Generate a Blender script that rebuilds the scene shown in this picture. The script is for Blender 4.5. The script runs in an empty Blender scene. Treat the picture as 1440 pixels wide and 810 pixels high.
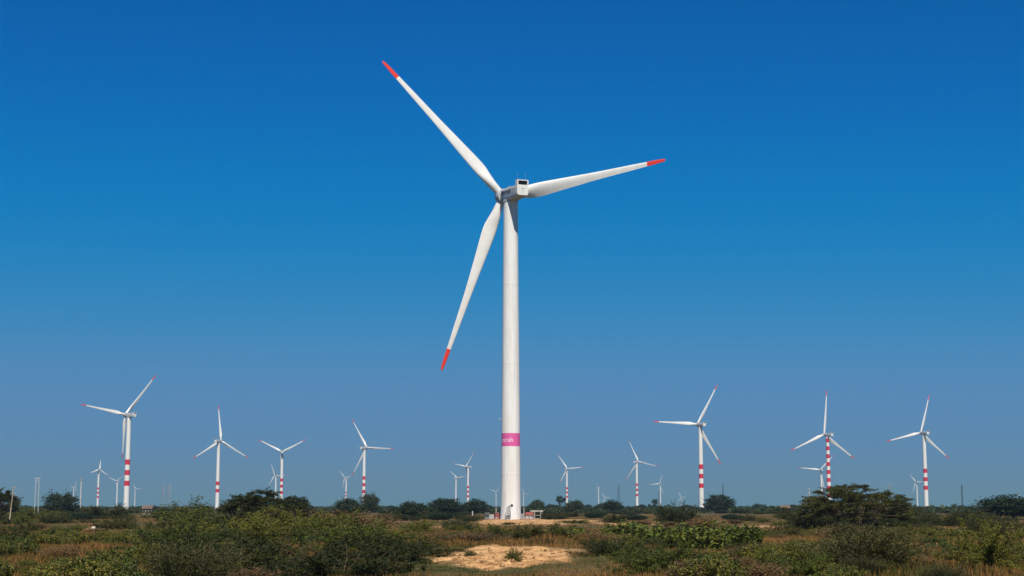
import bpy, math, random
import numpy as np
from mathutils import Matrix, Vector, Euler

# ------------------------------------------------------------------ camera, sky, sun, exposure
SC = bpy.context.scene
COL = SC.collection
EYE = 3.6
FPX = 2200.0                      # focal length in pixels of the 1440 px wide photograph
PITCH = math.atan(306.5 / FPX)
cam_d = bpy.data.cameras.new("camera")
cam_d.sensor_width = 36.0
cam_d.lens = 36.0 * FPX / 1440.0
cam_d.clip_start = 0.5
cam_d.clip_end = 40000
cam = bpy.data.objects.new("camera", cam_d)
cam.location = (0, 0, EYE)
cam.rotation_euler = (math.pi / 2 + PITCH, 0, 0)
COL.objects.link(cam)
SC.camera = cam

SUN_AZ = math.radians(6)         # to the right of straight behind the camera
SUN_EL = math.radians(50)
to_sun = Vector((math.sin(SUN_AZ) * math.cos(SUN_EL), -math.cos(SUN_AZ) * math.cos(SUN_EL), math.sin(SUN_EL)))
SKY_CURVE = (((0, 0), (1.3, 0.02), (2.4, 0.36), (4.0, 1.05), (6.5, 1.46), (7.5, 1.58), (40, 7)),
             ((0, 0), (2.15, 1.6), (2.65, 2.02), (3.5, 2.7), (5.0, 3.28), (6.6, 3.5), (8.0, 3.5), (40, 9)),
             ((0, 0), (4.85, 5.7), (5.55, 6.6), (6.4, 7.3), (7.45, 7.7), (7.9, 7.75), (40, 16)))
world = bpy.data.worlds.new("World")
SC.world = world
world.use_nodes = True
wn = world.node_tree
wn.nodes.clear()
sky = wn.nodes.new("ShaderNodeTexSky")
sky.sky_type = 'NISHITA'
sky.sun_disc = False
sky.sun_elevation = SUN_EL
sky.sun_rotation = math.atan2(to_sun.x, to_sun.y)
sky.altitude = 0
sky.air_density = 1.0
sky.dust_density = 0.3
sky.ozone_density = 3.0
bg = wn.nodes.new("ShaderNodeBackground")
bg.inputs["Strength"].default_value = 0.06
wo = wn.nodes.new("ShaderNodeOutputWorld")
# deep blue of a polarised daylight sky: one response curve per colour of the sky's own radiance
hs = wn.nodes.new("ShaderNodeHueSaturation")
hs.inputs["Saturation"].default_value = 1.35
sep = wn.nodes.new("ShaderNodeSeparateColor")
com = wn.nodes.new("ShaderNodeCombineColor")
wn.links.new(sky.outputs[0], hs.inputs["Color"])
wn.links.new(hs.outputs[0], sep.inputs[0])
for ch, pts in enumerate(SKY_CURVE):
    dv = wn.nodes.new("ShaderNodeMath"); dv.operation = 'DIVIDE'; dv.inputs[1].default_value = 40.0
    fc = wn.nodes.new("ShaderNodeFloatCurve")
    cv = fc.mapping.curves[0]
    while len(cv.points) < len(pts): cv.points.new(0.5, 0.5)
    for p_, (a_, b_) in zip(cv.points, pts): p_.location = (a_ / 40.0, b_ / 40.0)
    for p_ in cv.points: p_.handle_type = 'AUTO_CLAMPED'
    fc.mapping.update()
    ml = wn.nodes.new("ShaderNodeMath"); ml.operation = 'MULTIPLY'; ml.inputs[1].default_value = 40.0
    wn.links.new(sep.outputs[ch], dv.inputs[0]); wn.links.new(dv.outputs[0], fc.inputs["Value"])
    wn.links.new(fc.outputs[0], ml.inputs[0]); wn.links.new(ml.outputs[0], com.inputs[ch])
dust = wn.nodes.new("ShaderNodeMath"); dust.operation = 'MULTIPLY_ADD'; dust.use_clamp = True   # dusty low air loses blue
dust.inputs[1].default_value = -0.03; dust.inputs[2].default_value = 1.0
lessb = wn.nodes.new("ShaderNodeMath"); lessb.operation = 'MULTIPLY'
wn.links.new(sep.outputs[0], dust.inputs[0])
wn.links.new(com.inputs[2].links[0].from_socket, lessb.inputs[0])
wn.links.new(dust.outputs[0], lessb.inputs[1]); wn.links.new(lessb.outputs[0], com.inputs[2])
wn.links.new(com.outputs[0], bg.inputs["Color"])
wn.links.new(bg.outputs[0], wo.inputs["Surface"])

sun_d = bpy.data.lights.new("sun", 'SUN')
sun_d.energy = 4.9
sun_d.angle = math.radians(0.53)
sun_d.color = (1.0, 0.93, 0.81)
sun = bpy.data.objects.new("sun", sun_d)
sun.rotation_euler = to_sun.to_track_quat('Z', 'Y').to_euler()
sun.location = (60, -60, 80)
COL.objects.link(sun)

SC.view_settings.view_transform = 'Standard'
SC.view_settings.look = 'None'
SC.view_settings.exposure = 0.25
SC.view_settings.gamma = 1.0
SC.view_settings.use_curve_mapping = False
SC.render.engine = 'CYCLES'
SC.cycles.max_bounces = 6
SC.cycles.volume_bounces = 1

rng = np.random.default_rng(11)
R = math.radians


# ------------------------------------------------------------------ helpers
def tag(o, label=None, cat=None, group=None, kind=None):
    if label: o['label'] = label
    if cat: o['category'] = cat
    if group: o['group'] = group
    if kind: o['kind'] = kind
    return o


def empty(name, loc=(0, 0, 0), rz=0.0):
    o = bpy.data.objects.new(name, None)
    o.location = loc
    o.rotation_euler = (0, 0, rz)
    o.empty_display_size = 0.5
    COL.objects.link(o)
    return o


class MB:
    """collects vertices, faces and material indices for one mesh"""
    def __init__(s):
        s.v, s.f, s.m = [], [], []

    def add(s, vs, fs, mi=0):
        b = len(s.v)
        s.v += [tuple(p) for p in vs]
        s.f += [tuple(i + b for i in f) for f in fs]
        s.m += [mi] * len(fs)

    def box(s, x0, x1, y0, y1, z0, z1, mi=0, M=None):
        vs = [(x, y, z) for z in (z0, z1) for y in (y0, y1) for x in (x0, x1)]
        if M is not None: vs = [M @ Vector(p) for p in vs]
        s.add(vs, [(0, 2, 3, 1), (4, 5, 7, 6), (0, 1, 5, 4), (2, 6, 7, 3), (0, 4, 6, 2), (1, 3, 7, 5)], mi)

    def tube(s, p, q, r0, r1=None, n=8, mi=0, caps=True):
        p, q = Vector(p), Vector(q)
        r1 = r0 if r1 is None else r1
        d = (q - p).normalized()
        a = d.orthogonal().normalized()
        b = d.cross(a)
        vs = []
        for c, r in ((p, r0), (q, r1)):
            for k in range(n):
                t = 2 * math.pi * k / n
                vs.append(c + r * (math.cos(t) * a + math.sin(t) * b))
        fs = [(k, (k + 1) % n, n + (k + 1) % n, n + k) for k in range(n)]
        if caps:
            fs += [tuple(range(n - 1, -1, -1)), tuple(range(n, 2 * n))]
        s.add(vs, fs, mi)

    def loft(s, rings, mis=None, cap0=True, cap1=True):
        n = len(rings[0])
        b = len(s.v)
        for r in rings: s.v += [tuple(p) for p in r]
        for i in range(len(rings) - 1):
            for k in range(n):
                s.f.append((b + i * n + k, b + i * n + (k + 1) % n, b + (i + 1) * n + (k + 1) % n, b + (i + 1) * n + k))
                s.m.append(mis[i] if mis else 0)
        if cap0: s.f.append(tuple(b + k for k in range(n - 1, -1, -1))); s.m.append(mis[0] if mis else 0)
        if cap1: s.f.append(tuple(b + (len(rings) - 1) * n + k for k in range(n))); s.m.append(mis[-1] if mis else 0)

    def mesh(s, name, mats, smooth=False, sharp=None):
        me = bpy.data.meshes.new(name)
        me.from_pydata(s.v, [], s.f)
        for m in (mats if isinstance(mats, (list, tuple)) else [mats]): me.materials.append(m)
        me.polygons.foreach_set("material_index", s.m)
        if smooth:
            me.polygons.foreach_set("use_smooth", [True] * len(me.polygons))
            if sharp is not None: me.set_sharp_from_angle(angle=sharp)
        me.update()
        return me


def obj(name, me, parent=None, loc=None):
    o = bpy.data.objects.new(name, me)
    COL.objects.link(o)
    if parent is not None: o.parent = parent
    if loc is not None: o.location = loc
    return o


def copy_tree(o, parent=None):
    c = o.copy()
    COL.objects.link(c)
    if parent is not None: c.parent = parent
    for ch in [x for x in KIDS.get(o.name, [])]:
        copy_tree(ch, c)
    return c


KIDS = {}


def remember(root):
    """note the children of a finished prototype, so that copies do not search the whole scene"""
    def walk(o):
        KIDS[o.name] = list(o.children)
        for c in o.children: walk(c)
    walk(root)


# ---- noise for the terrain and for scattering
_G = np.random.default_rng(5).random((256, 256))


def vnoise(x, y, s):
    x = np.asarray(x, float) / s + 1000.3
    y = np.asarray(y, float) / s + 1000.7
    xi, yi = np.floor(x).astype(int), np.floor(y).astype(int)
    fx, fy = x - xi, y - yi
    fx, fy = fx * fx * (3 - 2 * fx), fy * fy * (3 - 2 * fy)
    g = lambda a, b: _G[a & 255, b & 255]
    return (g(xi, yi) * (1 - fx) + g(xi + 1, yi) * fx) * (1 - fy) + (g(xi, yi + 1) * (1 - fx) + g(xi + 1, yi + 1) * fx) * fy


def sstep(a, b, x):
    t = np.clip((np.asarray(x, float) - a) / (b - a), 0, 1)
    return t * t * (3 - 2 * t)


PAD = (0.0, 427.0)


def ground_h(x, y):
    x = np.asarray(x, float); y = np.asarray(y, float)
    near = 1 - sstep(500, 900, y)
    h = near * ((vnoise(x, y, 37) - 0.5) * 0.7 + (vnoise(x, y, 11) - 0.5) * 0.35) - 0.1
    h = h + (vnoise(x, y, 3.1) - 0.5) * 0.16 * (1 - sstep(150, 300, y))
    dip = sstep(180, 300, y) * (1 - sstep(440, 620, y))
    h = h - 0.45 * dip
    # the raised sandy pad of the tall turbine
    px = sstep(-13, -6, x) * (1 - sstep(17, 30, x))
    py = sstep(398, 416, y) * (1 - sstep(445, 470, y))
    w = px * py
    h = h * (1 - w) + w * (0.0 + (vnoise(x, y, 4.0) - 0.5) * 0.06)
    # the eroded bank with bare sand in front
    bx = sstep(-13, -4, x) * (1 - sstep(4.5, 13, x))
    bank = bx * sstep(86, 108, y) * (1 - sstep(112, 150, y))
    h = h + 0.55 * bank
    terr = vnoise(x * 0.35, y * 1.2, 1.7) + 0.6 * vnoise(x, y, 0.7)
    led = vnoise(x * 0.3, y * 1.0, 1.3)
    h = h + np.clip(bank * 6, 0, 1) * (0.38 * (np.floor(led * 5) / 5 + 0.2 * led) + 0.28 * (vnoise(x * 0.6, y, 0.6) - 0.5) + 0.12 * terr - 0.2)
    return h


def sand_mask(x, y):
    x = np.asarray(x, float); y = np.asarray(y, float)
    e = (vnoise(x, y, 2.9) - 0.5) * 0.9 + (vnoise(x, y, 0.8) - 0.5) * 0.5
    a = 1 - sstep(0.75, 1.05, np.hypot((x + 0.1) / 4.7, (y - 101.5) / 8.5) + e * 0.55)
    b = 1 - sstep(0.8, 1.05, np.hypot((x - 7) / 17, (y - 398) / 44) + e * 0.25)
    c = 1 - sstep(0.75, 1.05, np.hypot((x - 31) / 13, (y - 385) / 44) + e * 0.5)
    d = 1 - sstep(0.7, 1.05, np.hypot((x - 49) / 7, (y - 300) / 20) + e * 0.6)
    f = 1 - sstep(0.7, 1.05, np.hypot((x + 11) / 7, (y - 335) / 14) + e * 0.6)
    return np.clip(np.maximum.reduce([a, b, 0.9 * c, 0.75 * d, 0.7 * f]), 0, 1)


def from_pix(px, py, D):
    """a point of the place at distance D in the direction measured in the photograph"""
    u, v = px - 720.0, 405.0 - py
    y = FPX * math.cos(PITCH) - v * math.sin(PITCH)
    z = FPX * math.sin(PITCH) + v * math.cos(PITCH)
    return Vector((u / y * D, D, EYE + z / y * D))


# ------------------------------------------------------------------ materials
def nodes_of(name):
    m = bpy.data.materials.new(name)
    m.use_nodes = True
    nt = m.node_tree
    return m, nt, nt.nodes["Principled BSDF"]


def link(nt, a, b): nt.links.new(a, b)


def ramp(nt, stops, fac=None):
    r = nt.nodes.new("ShaderNodeValToRGB")
    el = r.color_ramp.elements
    while len(el) < len(stops): el.new(0.5)
    for e, (p, c) in zip(el, stops):
        e.position = p
        e.color = (c[0], c[1], c[2], 1)
    if fac is not None: link(nt, fac, r.inputs[0])
    return r


def noise(nt, scale, detail=4, rough=0.6, vec=None):
    n = nt.nodes.new("ShaderNodeTexNoise")
    n.inputs["Scale"].default_value = scale
    n.inputs["Detail"].default_value = detail
    n.inputs["Roughness"].default_value = rough
    if vec is not None: link(nt, vec, n.inputs["Vector"])
    return n


def mixc(nt, fac, a, b, mode='MIX'):
    m = nt.nodes.new("ShaderNodeMix")
    m.data_type = 'RGBA'
    m.blend_type = mode
    for sock, val in ((m.inputs["Factor"], fac), (m.inputs[6], a), (m.inputs[7], b)):
        if hasattr(val, "is_linked") or hasattr(val, "links"): link(nt, val, sock)
        elif isinstance(val, (tuple, list)): sock.default_value = (*val[:3], 1)
        else: sock.default_value = val
    return m.outputs[2]


def paint(name, col, rough=0.4, dirt=0.08, scale=0.6, streak=True, metal=0.0):
    """painted metal with faint weathering in object space"""
    m, nt, p = nodes_of(name)
    tc = nt.nodes.new("ShaderNodeTexCoord")
    mp = nt.nodes.new("ShaderNodeMapping")
    link(nt, tc.outputs["Object"], mp.inputs[0])
    if streak: mp.inputs["Scale"].default_value = (2.2, 2.2, 0.16)
    n = noise(nt, scale, 5, 0.65, mp.outputs[0])
    d = tuple(c * (1 - dirt * k) for c, k in zip(col, (1.6, 2.0, 2.6)))
    r = ramp(nt, [(0.3, d), (0.62, col)], n.outputs["Fac"])
    link(nt, r.outputs[0], p.inputs["Base Color"])
    p.inputs["Roughness"].default_value = rough
    p.inputs["Metallic"].default_value = metal
    p.inputs["Specular IOR Level"].default_value = 0.35
    return m


M_white = paint("white_tower_paint", (0.70, 0.70, 0.69), 0.5, 0.10)
M_blade = paint("white_blade_gelcoat", (0.72, 0.715, 0.69), 0.38, 0.06, 0.4, False)
M_red = paint("red_band_paint", (0.52, 0.02, 0.045), 0.45, 0.06)
M_tip = paint("red_tip_paint", (0.72, 0.045, 0.025), 0.4, 0.04, 0.4, False)
M_pink = paint("pink_band_paint", (0.60, 0.10, 0.31), 0.5, 0.05)
M_nac_shade = paint("nacelle_fibreglass_shaded", (0.42, 0.435, 0.46), 0.4, 0.1, 0.5, False)  # nacelle and hub grey, with the shade of their sides painted in
M_dark = paint("dark_grille", (0.02, 0.022, 0.025), 0.6, 0.2, 2, False)
M_grey = paint("grey_steel", (0.30, 0.31, 0.32), 0.5, 0.15, 1.5, False, 0.3)
M_ink = paint("navy_lettering", (0.02, 0.025, 0.06), 0.5, 0.0, 1, False)
M_wlet = paint("white_lettering", (0.7, 0.62, 0.66), 0.5, 0.0, 1, False)
M_conc = paint("pale_concrete", (0.46, 0.43, 0.38), 0.85, 0.2, 1.2)
M_cab = paint("white_cabinet_paint", (0.40, 0.40, 0.40), 0.5, 0.15, 1.4)
M_cabred = paint("red_cabinet_paint", (0.26, 0.07, 0.06), 0.5, 0.15, 1.4)
M_trafo = paint("dark_transformer_paint", (0.06, 0.07, 0.075), 0.5, 0.2, 1.4)
M_wall = paint("house_plaster", (0.34, 0.29, 0.23), 0.9, 0.2, 0.8)
M_roof = paint("house_roof", (0.16, 0.11, 0.09), 0.9, 0.25, 0.8, False)
M_wood = paint("bark", (0.12, 0.09, 0.065), 0.95, 0.3, 3)
M_pole = paint("weathered_pole", (0.40, 0.35, 0.28), 0.9, 0.3, 1.5)
M_polew = paint("whitewashed_pole", (0.50, 0.50, 0.49), 0.7, 0.15, 1.5)
M_clod = paint("sand_clod", (0.36, 0.22, 0.11), 0.95, 0.3, 2, False)
M_stone = paint("pale_stone", (0.5, 0.45, 0.38), 0.9, 0.25, 2, False)


def leaf_mat(name, c0, c1, c2, trans=0.18, rough=0.6):
    """leaves: one hue per leaf, patches of hue over the plant, some light passing through"""
    m, nt, p = nodes_of(name)
    g = nt.nodes.new("ShaderNodeNewGeometry")
    oi = nt.nodes.new("ShaderNodeObjectInfo")
    tc = nt.nodes.new("ShaderNodeTexCoord")
    n = noise(nt, 0.9, 3, 0.6, tc.outputs["Object"])
    a = nt.nodes.new("ShaderNodeMath"); a.operation = 'MULTIPLY_ADD'
    link(nt, g.outputs["Random Per Island"], a.inputs[0]); a.inputs[1].default_value = 0.45
    b = nt.nodes.new("ShaderNodeMath"); b.operation = 'MULTIPLY_ADD'
    link(nt, n.outputs["Fac"], b.inputs[0]); b.inputs[1].default_value = 0.8; b.inputs[2].default_value = -0.18
    link(nt, b.outputs[0], a.inputs[2])
    c = nt.nodes.new("ShaderNodeMath"); c.operation = 'MULTIPLY_ADD'
    link(nt, oi.outputs["Random"], c.inputs[0]); c.inputs[1].default_value = 0.5
    d = nt.nodes.new("ShaderNodeMath"); d.operation = 'SUBTRACT'
    link(nt, a.outputs[0], d.inputs[0]); d.inputs[1].default_value = 0.22
    link(nt, d.outputs[0], c.inputs[2])
    r = ramp(nt, [(0.1, c0), (0.5, c1), (0.95, c2)], c.outputs[0])
    link(nt, r.outputs[0], p.inputs["Base Color"])
    p.inputs["Roughness"].default_value = rough
    p.inputs["Specular IOR Level"].default_value = 0.25
    t = nt.nodes.new("ShaderNodeBsdfTranslucent")
    link(nt, r.outputs[0], t.inputs["Color"])
    mx = nt.nodes.new("ShaderNodeMixShader")
    mx.inputs[0].default_value = trans
    out = nt.nodes["Material Output"]
    link(nt, p.outputs[0], mx.inputs[1]); link(nt, t.outputs[0], mx.inputs[2]); link(nt, mx.outputs[0], out.inputs["Surface"])
    return m


M_thorn = leaf_mat("thorn_leaves", (0.026, 0.040, 0.007), (0.068, 0.084, 0.009), (0.180, 0.148, 0.018))
M_tree = leaf_mat("tree_leaves", (0.014, 0.026, 0.011), (0.022, 0.037, 0.013), (0.042, 0.056, 0.016))
M_scrub = leaf_mat("scrub_leaves", (0.018, 0.025, 0.005), (0.040, 0.047, 0.007), (0.092, 0.080, 0.012))  # dark thorn leaves; at the thicket front they also stand in for shade
M_broad = leaf_mat("broad_leaves", (0.048, 0.076, 0.010), (0.084, 0.116, 0.014), (0.175, 0.165, 0.020))
M_dry = leaf_mat("dry_leaves", (0.085, 0.055, 0.022), (0.16, 0.095, 0.038), (0.26, 0.16, 0.06), 0.2)
M_oliv = leaf_mat("olive_leaves", (0.030, 0.038, 0.011), (0.058, 0.062, 0.015), (0.105, 0.090, 0.022), 0.2)


def grass_mat():
    m, nt, p = nodes_of("grass_blades")
    g = nt.nodes.new("ShaderNodeNewGeometry")
    n1 = noise(nt, 0.09, 4, 0.6, g.outputs["Position"])
    n2 = noise(nt, 0.6, 3, 0.6, g.outputs["Position"])
    a = nt.nodes.new("ShaderNodeMath"); a.operation = 'MULTIPLY_ADD'
    link(nt, n2.outputs["Fac"], a.inputs[0]); a.inputs[1].default_value = 0.35
    link(nt, n1.outputs["Fac"], a.inputs[2])
    b = nt.nodes.new("ShaderNodeMath"); b.operation = 'MULTIPLY_ADD'
    link(nt, g.outputs["Random Per Island"], b.inputs[0]); b.inputs[1].default_value = 0.22
    link(nt, a.outputs[0], b.inputs[2])
    r = ramp(nt, [(0.55, (0.038, 0.055, 0.010)), (0.68, (0.080, 0.078, 0.014)), (0.80, (0.200, 0.105, 0.028)),
                  (0.94, (0.33, 0.165, 0.055))], b.outputs[0])
    link(nt, r.outputs[0], p.inputs["Base Color"])
    p.inputs["Roughness"].default_value = 0.7
    p.inputs["Specular IOR Level"].default_value = 0.2
    t = nt.nodes.new("ShaderNodeBsdfTranslucent")
    link(nt, r.outputs[0], t.inputs["Color"])
    mx = nt.nodes.new("ShaderNodeMixShader"); mx.inputs[0].default_value = 0.25
    link(nt, p.outputs[0], mx.inputs[1]); link(nt, t.outputs[0], mx.inputs[2])
    link(nt, mx.outputs[0], nt.nodes["Material Output"].inputs["Surface"])
    return m


M_weed = leaf_mat("weed_leaves", (0.050, 0.075, 0.012), (0.095, 0.110, 0.016), (0.20, 0.155, 0.022))
M_grass = grass_mat()


def ground_mat():
    m, nt, p = nodes_of("scrub_soil")
    g = nt.nodes.new("ShaderNodeNewGeometry")
    at = nt.nodes.new("ShaderNodeAttribute"); at.attribute_name = "sand"
    n1 = noise(nt, 0.045, 6, 0.65, g.outputs["Position"])
    n2 = noise(nt, 0.9, 5, 0.7, g.outputs["Position"])
    soil = ramp(nt, [(0.32, (0.055, 0.062, 0.024)), (0.48, (0.085, 0.075, 0.032)), (0.6, (0.15, 0.10, 0.052)),
                     (0.75, (0.22, 0.145, 0.08))], n1.outputs["Fac"])
    s2 = ramp(nt, [(0.3, (0.55, 0.55, 0.5)), (0.7, (1.15, 1.1, 1.05))], n2.outputs["Fac"])
    soil_c = mixc(nt, 1.0, soil.outputs[0], s2.outputs[0], 'MULTIPLY')
    mp = nt.nodes.new("ShaderNodeMapping"); link(nt, g.outputs["Position"], mp.inputs[0])
    mp.inputs["Scale"].default_value = (0.6, 1.0, 2.2)
    n3 = noise(nt, 0.9, 7, 0.75, mp.outputs[0])
    sand = ramp(nt, [(0.37, (0.20, 0.10, 0.04)), (0.46, (0.42, 0.235, 0.10)), (0.56, (0.56, 0.33, 0.15)), (0.7, (0.64, 0.40, 0.205))], n3.outputs["Fac"])
    c = mixc(nt, at.outputs["Fac"], soil_c, sand.outputs[0])
    link(nt, c, p.inputs["Base Color"])
    p.inputs["Roughness"].default_value = 0.95
    p.inputs["Specular IOR Level"].default_value = 0.1
    bp = nt.nodes.new("ShaderNodeBump")
    bp.inputs["Strength"].default_value = 0.8
    bp.inputs["Distance"].default_value = 0.12
    n4 = noise(nt, 2.2, 6, 0.75, g.outputs["Position"])
    link(nt, n4.outputs["Fac"], bp.inputs["Height"])
    link(nt, bp.outputs[0], p.inputs["Normal"])
    return m


# ------------------------------------------------------------------ the ground: one sheet out to the horizon
YMAX = 9500.0
ys = np.concatenate([np.linspace(-220, 40, 27)[:-1], np.linspace(40, 80, 41)[:-1], np.linspace(80, 130, 240)[:-1],
                     np.geomspace(130, 480, 240)[:-1], np.geomspace(480, YMAX, 120)])
us = np.linspace(-1, 1, 421)
us = np.sign(us) * np.abs(us) ** 1.25
YY, UU = np.meshgrid(ys, us, indexing='ij')
WW = np.maximum(150, 0.6 * YY)
XX = UU * WW
ZZ = ground_h(XX, YY)
nv_r, nv_c = XX.shape
gv = np.stack([XX, YY, ZZ], -1).reshape(-1, 3)
ii = np.arange(nv_r * nv_c).reshape(nv_r, nv_c)
gf = np.stack([ii[:-1, :-1], ii[:-1, 1:], ii[1:, 1:], ii[1:, :-1]], -1).reshape(-1, 4)


def np_mesh(name, v, f, mats, smooth=False):
    me = bpy.data.meshes.new(name)
    nf, k = f.shape
    me.vertices.add(len(v)); me.vertices.foreach_set("co", np.ascontiguousarray(v, np.float32).ravel())
    me.loops.add(nf * k); me.loops.foreach_set("vertex_index", np.ascontiguousarray(f, np.int32).ravel())
    me.polygons.add(nf); me.polygons.foreach_set("loop_start", np.arange(0, nf * k, k, dtype=np.int32))
    try: me.polygons.foreach_set("loop_total", np.full(nf, k, np.int32))
    except Exception: pass
    for m in (mats if isinstance(mats, (list, tuple)) else [mats]): me.materials.append(m)
    if smooth: me.polygons.foreach_set("use_smooth", np.ones(nf, bool))
    me.update(calc_edges=True)
    me.validate()
    return me


gme = np_mesh("ground", gv, gf, ground_mat(), True)
sa = gme.attributes.new("sand", 'FLOAT', 'POINT')
sa.data.foreach_set("value", sand_mask(gv[:, 0], gv[:, 1]).astype(np.float32))
tag(obj("ground", gme), kind='structure')

# the air: far turbines and trees pale towards blue
HAZE = 6.5e-5
hm = bpy.data.materials.new("haze_air")
hm.use_nodes = True
hn = hm.node_tree
hn.nodes.remove(hn.nodes["Principled BSDF"])
pv = hn.nodes.new("ShaderNodeVolumePrincipled")
pv.inputs["Color"].default_value = (0.42, 0.64, 0.84, 1)
pv.inputs["Density"].default_value = HAZE
pv.inputs["Anisotropy"].default_value = 0.2
hn.links.new(pv.outputs[0], hn.nodes["Material Output"].inputs["Volume"])
hb = MB(); hb.box(-5900, 5900, -320, 9700, -4.0, 150.0)
if HAZE > 0:
    tag(obj("haze", hb.mesh("haze", hm)), kind='stuff')

# ------------------------------------------------------------------ wind turbines
HUBZ = 90.0
OV = 6.5                   # hub centre ahead of the tower axis
TILT = R(5)
RB = 50.0                  # modelled blade radius
R_BASE, R_TOP = 2.66, 1.95
TOWER_H = 87.6


def tower_r(z):
    t = z / TOWER_H
    return R_BASE + (R_TOP - R_BASE) * (t ** 1.15) + 0.28 * math.exp(-z / 2.5)


def ring(cx, cy, z, r, n=48):
    return [(cx + r * math.cos(2 * math.pi * k / n), cy + r * math.sin(2 * math.pi * k / n), z) for k in range(n)]


def tower_mesh(name, bands, paint_m):
    """bands: list of (z0, z1) painted with the second material"""
    zs = {0.0: 0, TOWER_H: 0}
    cuts = [0.0, 0.8, 1.8, 3.2, 5, 8, 12, TOWER_H] + list(np.linspace(15, 84, 18))
    for fz in (21.5 if not bands else 12.0, 42.0, 64.0): cuts += [fz - 0.13, fz - 0.121, fz + 0.121, fz + 0.13]
    fl = [21.5 if not bands else 12.0, 42.0, 64.0]
    for a, b in bands: cuts += [a, b]
    cuts = sorted(set(round(c, 3) for c in cuts))
    rings, mis = [], []
    for i, z in enumerate(cuts):
        bump = 0.03 if any(abs(z - q) < 0.125 for q in fl) else 0.0
        rings.append(ring(0, 0, z, tower_r(z) + bump))
        if i < len(cuts) - 1:
            zm = 0.5 * (z + cuts[i + 1])
            mis.append(1 if any(a < zm < b for a, b in bands) else 0)
    mb = MB(); mb.loft(rings, mis)
    return mb.mesh(name, [M_white, paint_m], True, R(50))


TOWERS = {
    'pink': tower_mesh("tower_pink", [(19.6, 23.15)], M_pink),
    'three': tower_mesh("tower_three", [(22.6, 27.4), (32.6, 37.4), (42.4, 47.4)], M_red),
    'two': tower_mesh("tower_two", [(21.6, 26.2), (31.0, 36.0)], M_red),
    'full': tower_mesh("tower_full", [(4 + 9.5 * k, 8.9 + 9.5 * k) for k in range(9)], M_red),
    'plain': tower_mesh("tower_plain", [], M_red),
}


def blade_mesh():
    n = 22
    rings, mis = [], []
    st = [(1.0, 1.12, 1.0, 25), (2.4, 1.12, 1.0, 24), (4.2, 1.22, 0.8, 21), (6.3, 1.53, 0.52, 17.5), (8.6, 1.87, 0.36, 14), (10.5, 1.89, 0.31, 12),
          (13, 1.77, 0.27, 9.5), (17, 1.55, 0.24, 7), (22, 1.31, 0.22, 5), (27, 1.06, 0.2, 3.5), (32, 0.91, 0.185, 2.4), (37, 0.79, 0.175, 1.5),
          (41, 0.67, 0.17, 1), (43.9, 0.585, 0.165, 0.8), (43.95, 0.58, 0.165, 0.8), (46.5, 0.51, 0.16, 0.5), (48.6, 0.42, 0.15, 0.2), (49.6, 0.30, 0.15, 0), (50.0, 0.10, 0.2, 0)]
    zz = np.array([q[0] for q in st]); fz = np.linspace(1.0, 50.0, 981)
    ker = np.exp(-0.5 * (np.arange(-70, 71) * 0.05 / 1.1) ** 2); ker /= ker.sum()
    sm = []
    for j in (1, 2, 3):                                   # fair curves through the stations
        raw = np.interp(fz, zz, [q[j] for q in st])
        fair = np.convolve(np.pad(raw, 70, mode='edge'), ker, 'valid')
        sm.append(np.where((fz > 3.0) & (fz < 42), fair, raw))
    zl = sorted(set([1.0, 2.4] + list(np.arange(3.2, 20, 0.9)) + list(np.arange(20.5, 43.5, 2.0)) + [q[0] for q in st if q[0] > 43]))
    st = [(z, *[float(np.interp(z, fz, q)) for q in sm]) for z in zl]
    for i, (z, hc, tk, tw) in enumerate(st):
        c = 2 * hc
        blend = min(1, max(0, (z - 1.8) / 8.2)); blend = blend * blend * (3 - 2 * blend)
        pre = 1.25 * (z / RB) ** 2 + 0.044 * z          # cone and prebend, away from the tower
        pts = []
        for k in range(n):
            a = 2 * math.pi * k / n
            ca, sa_ = math.cos(a), math.sin(a)
            # circle at the root, an aerofoil further out; chord runs along x, trailing edge at +x
            xc, yc = hc * ca, hc * sa_
            s = 0.5 * (1 - ca)                            # 0 at the trailing edge, 1 at the nose
            th = tk * c * (math.sqrt(max(s, 0)) * 0.0 + 1.0) * 0.5 * math.sin(math.pi * min(1, (1 - s)) ** 0.6) if 0 < s < 1 else 0.0
            xa = c * (0.60 - s)
            ya = th * (1 if sa_ >= 0 else -0.8)
            x = xc * (1 - blend) + xa * blend
            y = yc * (1 - blend) + ya * blend
            t = R(tw)
            pts.append((x * math.cos(t) - y * math.sin(t), x * math.sin(t) * 1 + y * math.cos(t) + pre, z))
        rings.append(pts)
        if i < len(st) - 1: mis.append(1 if z >= 43.95 else 0)
    mb = MB(); mb.loft(rings, mis)
    return mb.mesh("blade", [M_blade, M_tip], True, R(60))


def superell(cx, cz, w, h, y, n=28, e=4.0):
    out = []
    for k in range(n):
        a = 2 * math.pi * k / n
        ca, sa_ = math.cos(a), math.sin(a)
        out.append((cx + 0.5 * w * math.copysign(abs(ca) ** (2 / e), ca), y, cz + 0.5 * h * math.copysign(abs(sa_) ** (2 / e), sa_)))
    return out


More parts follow.
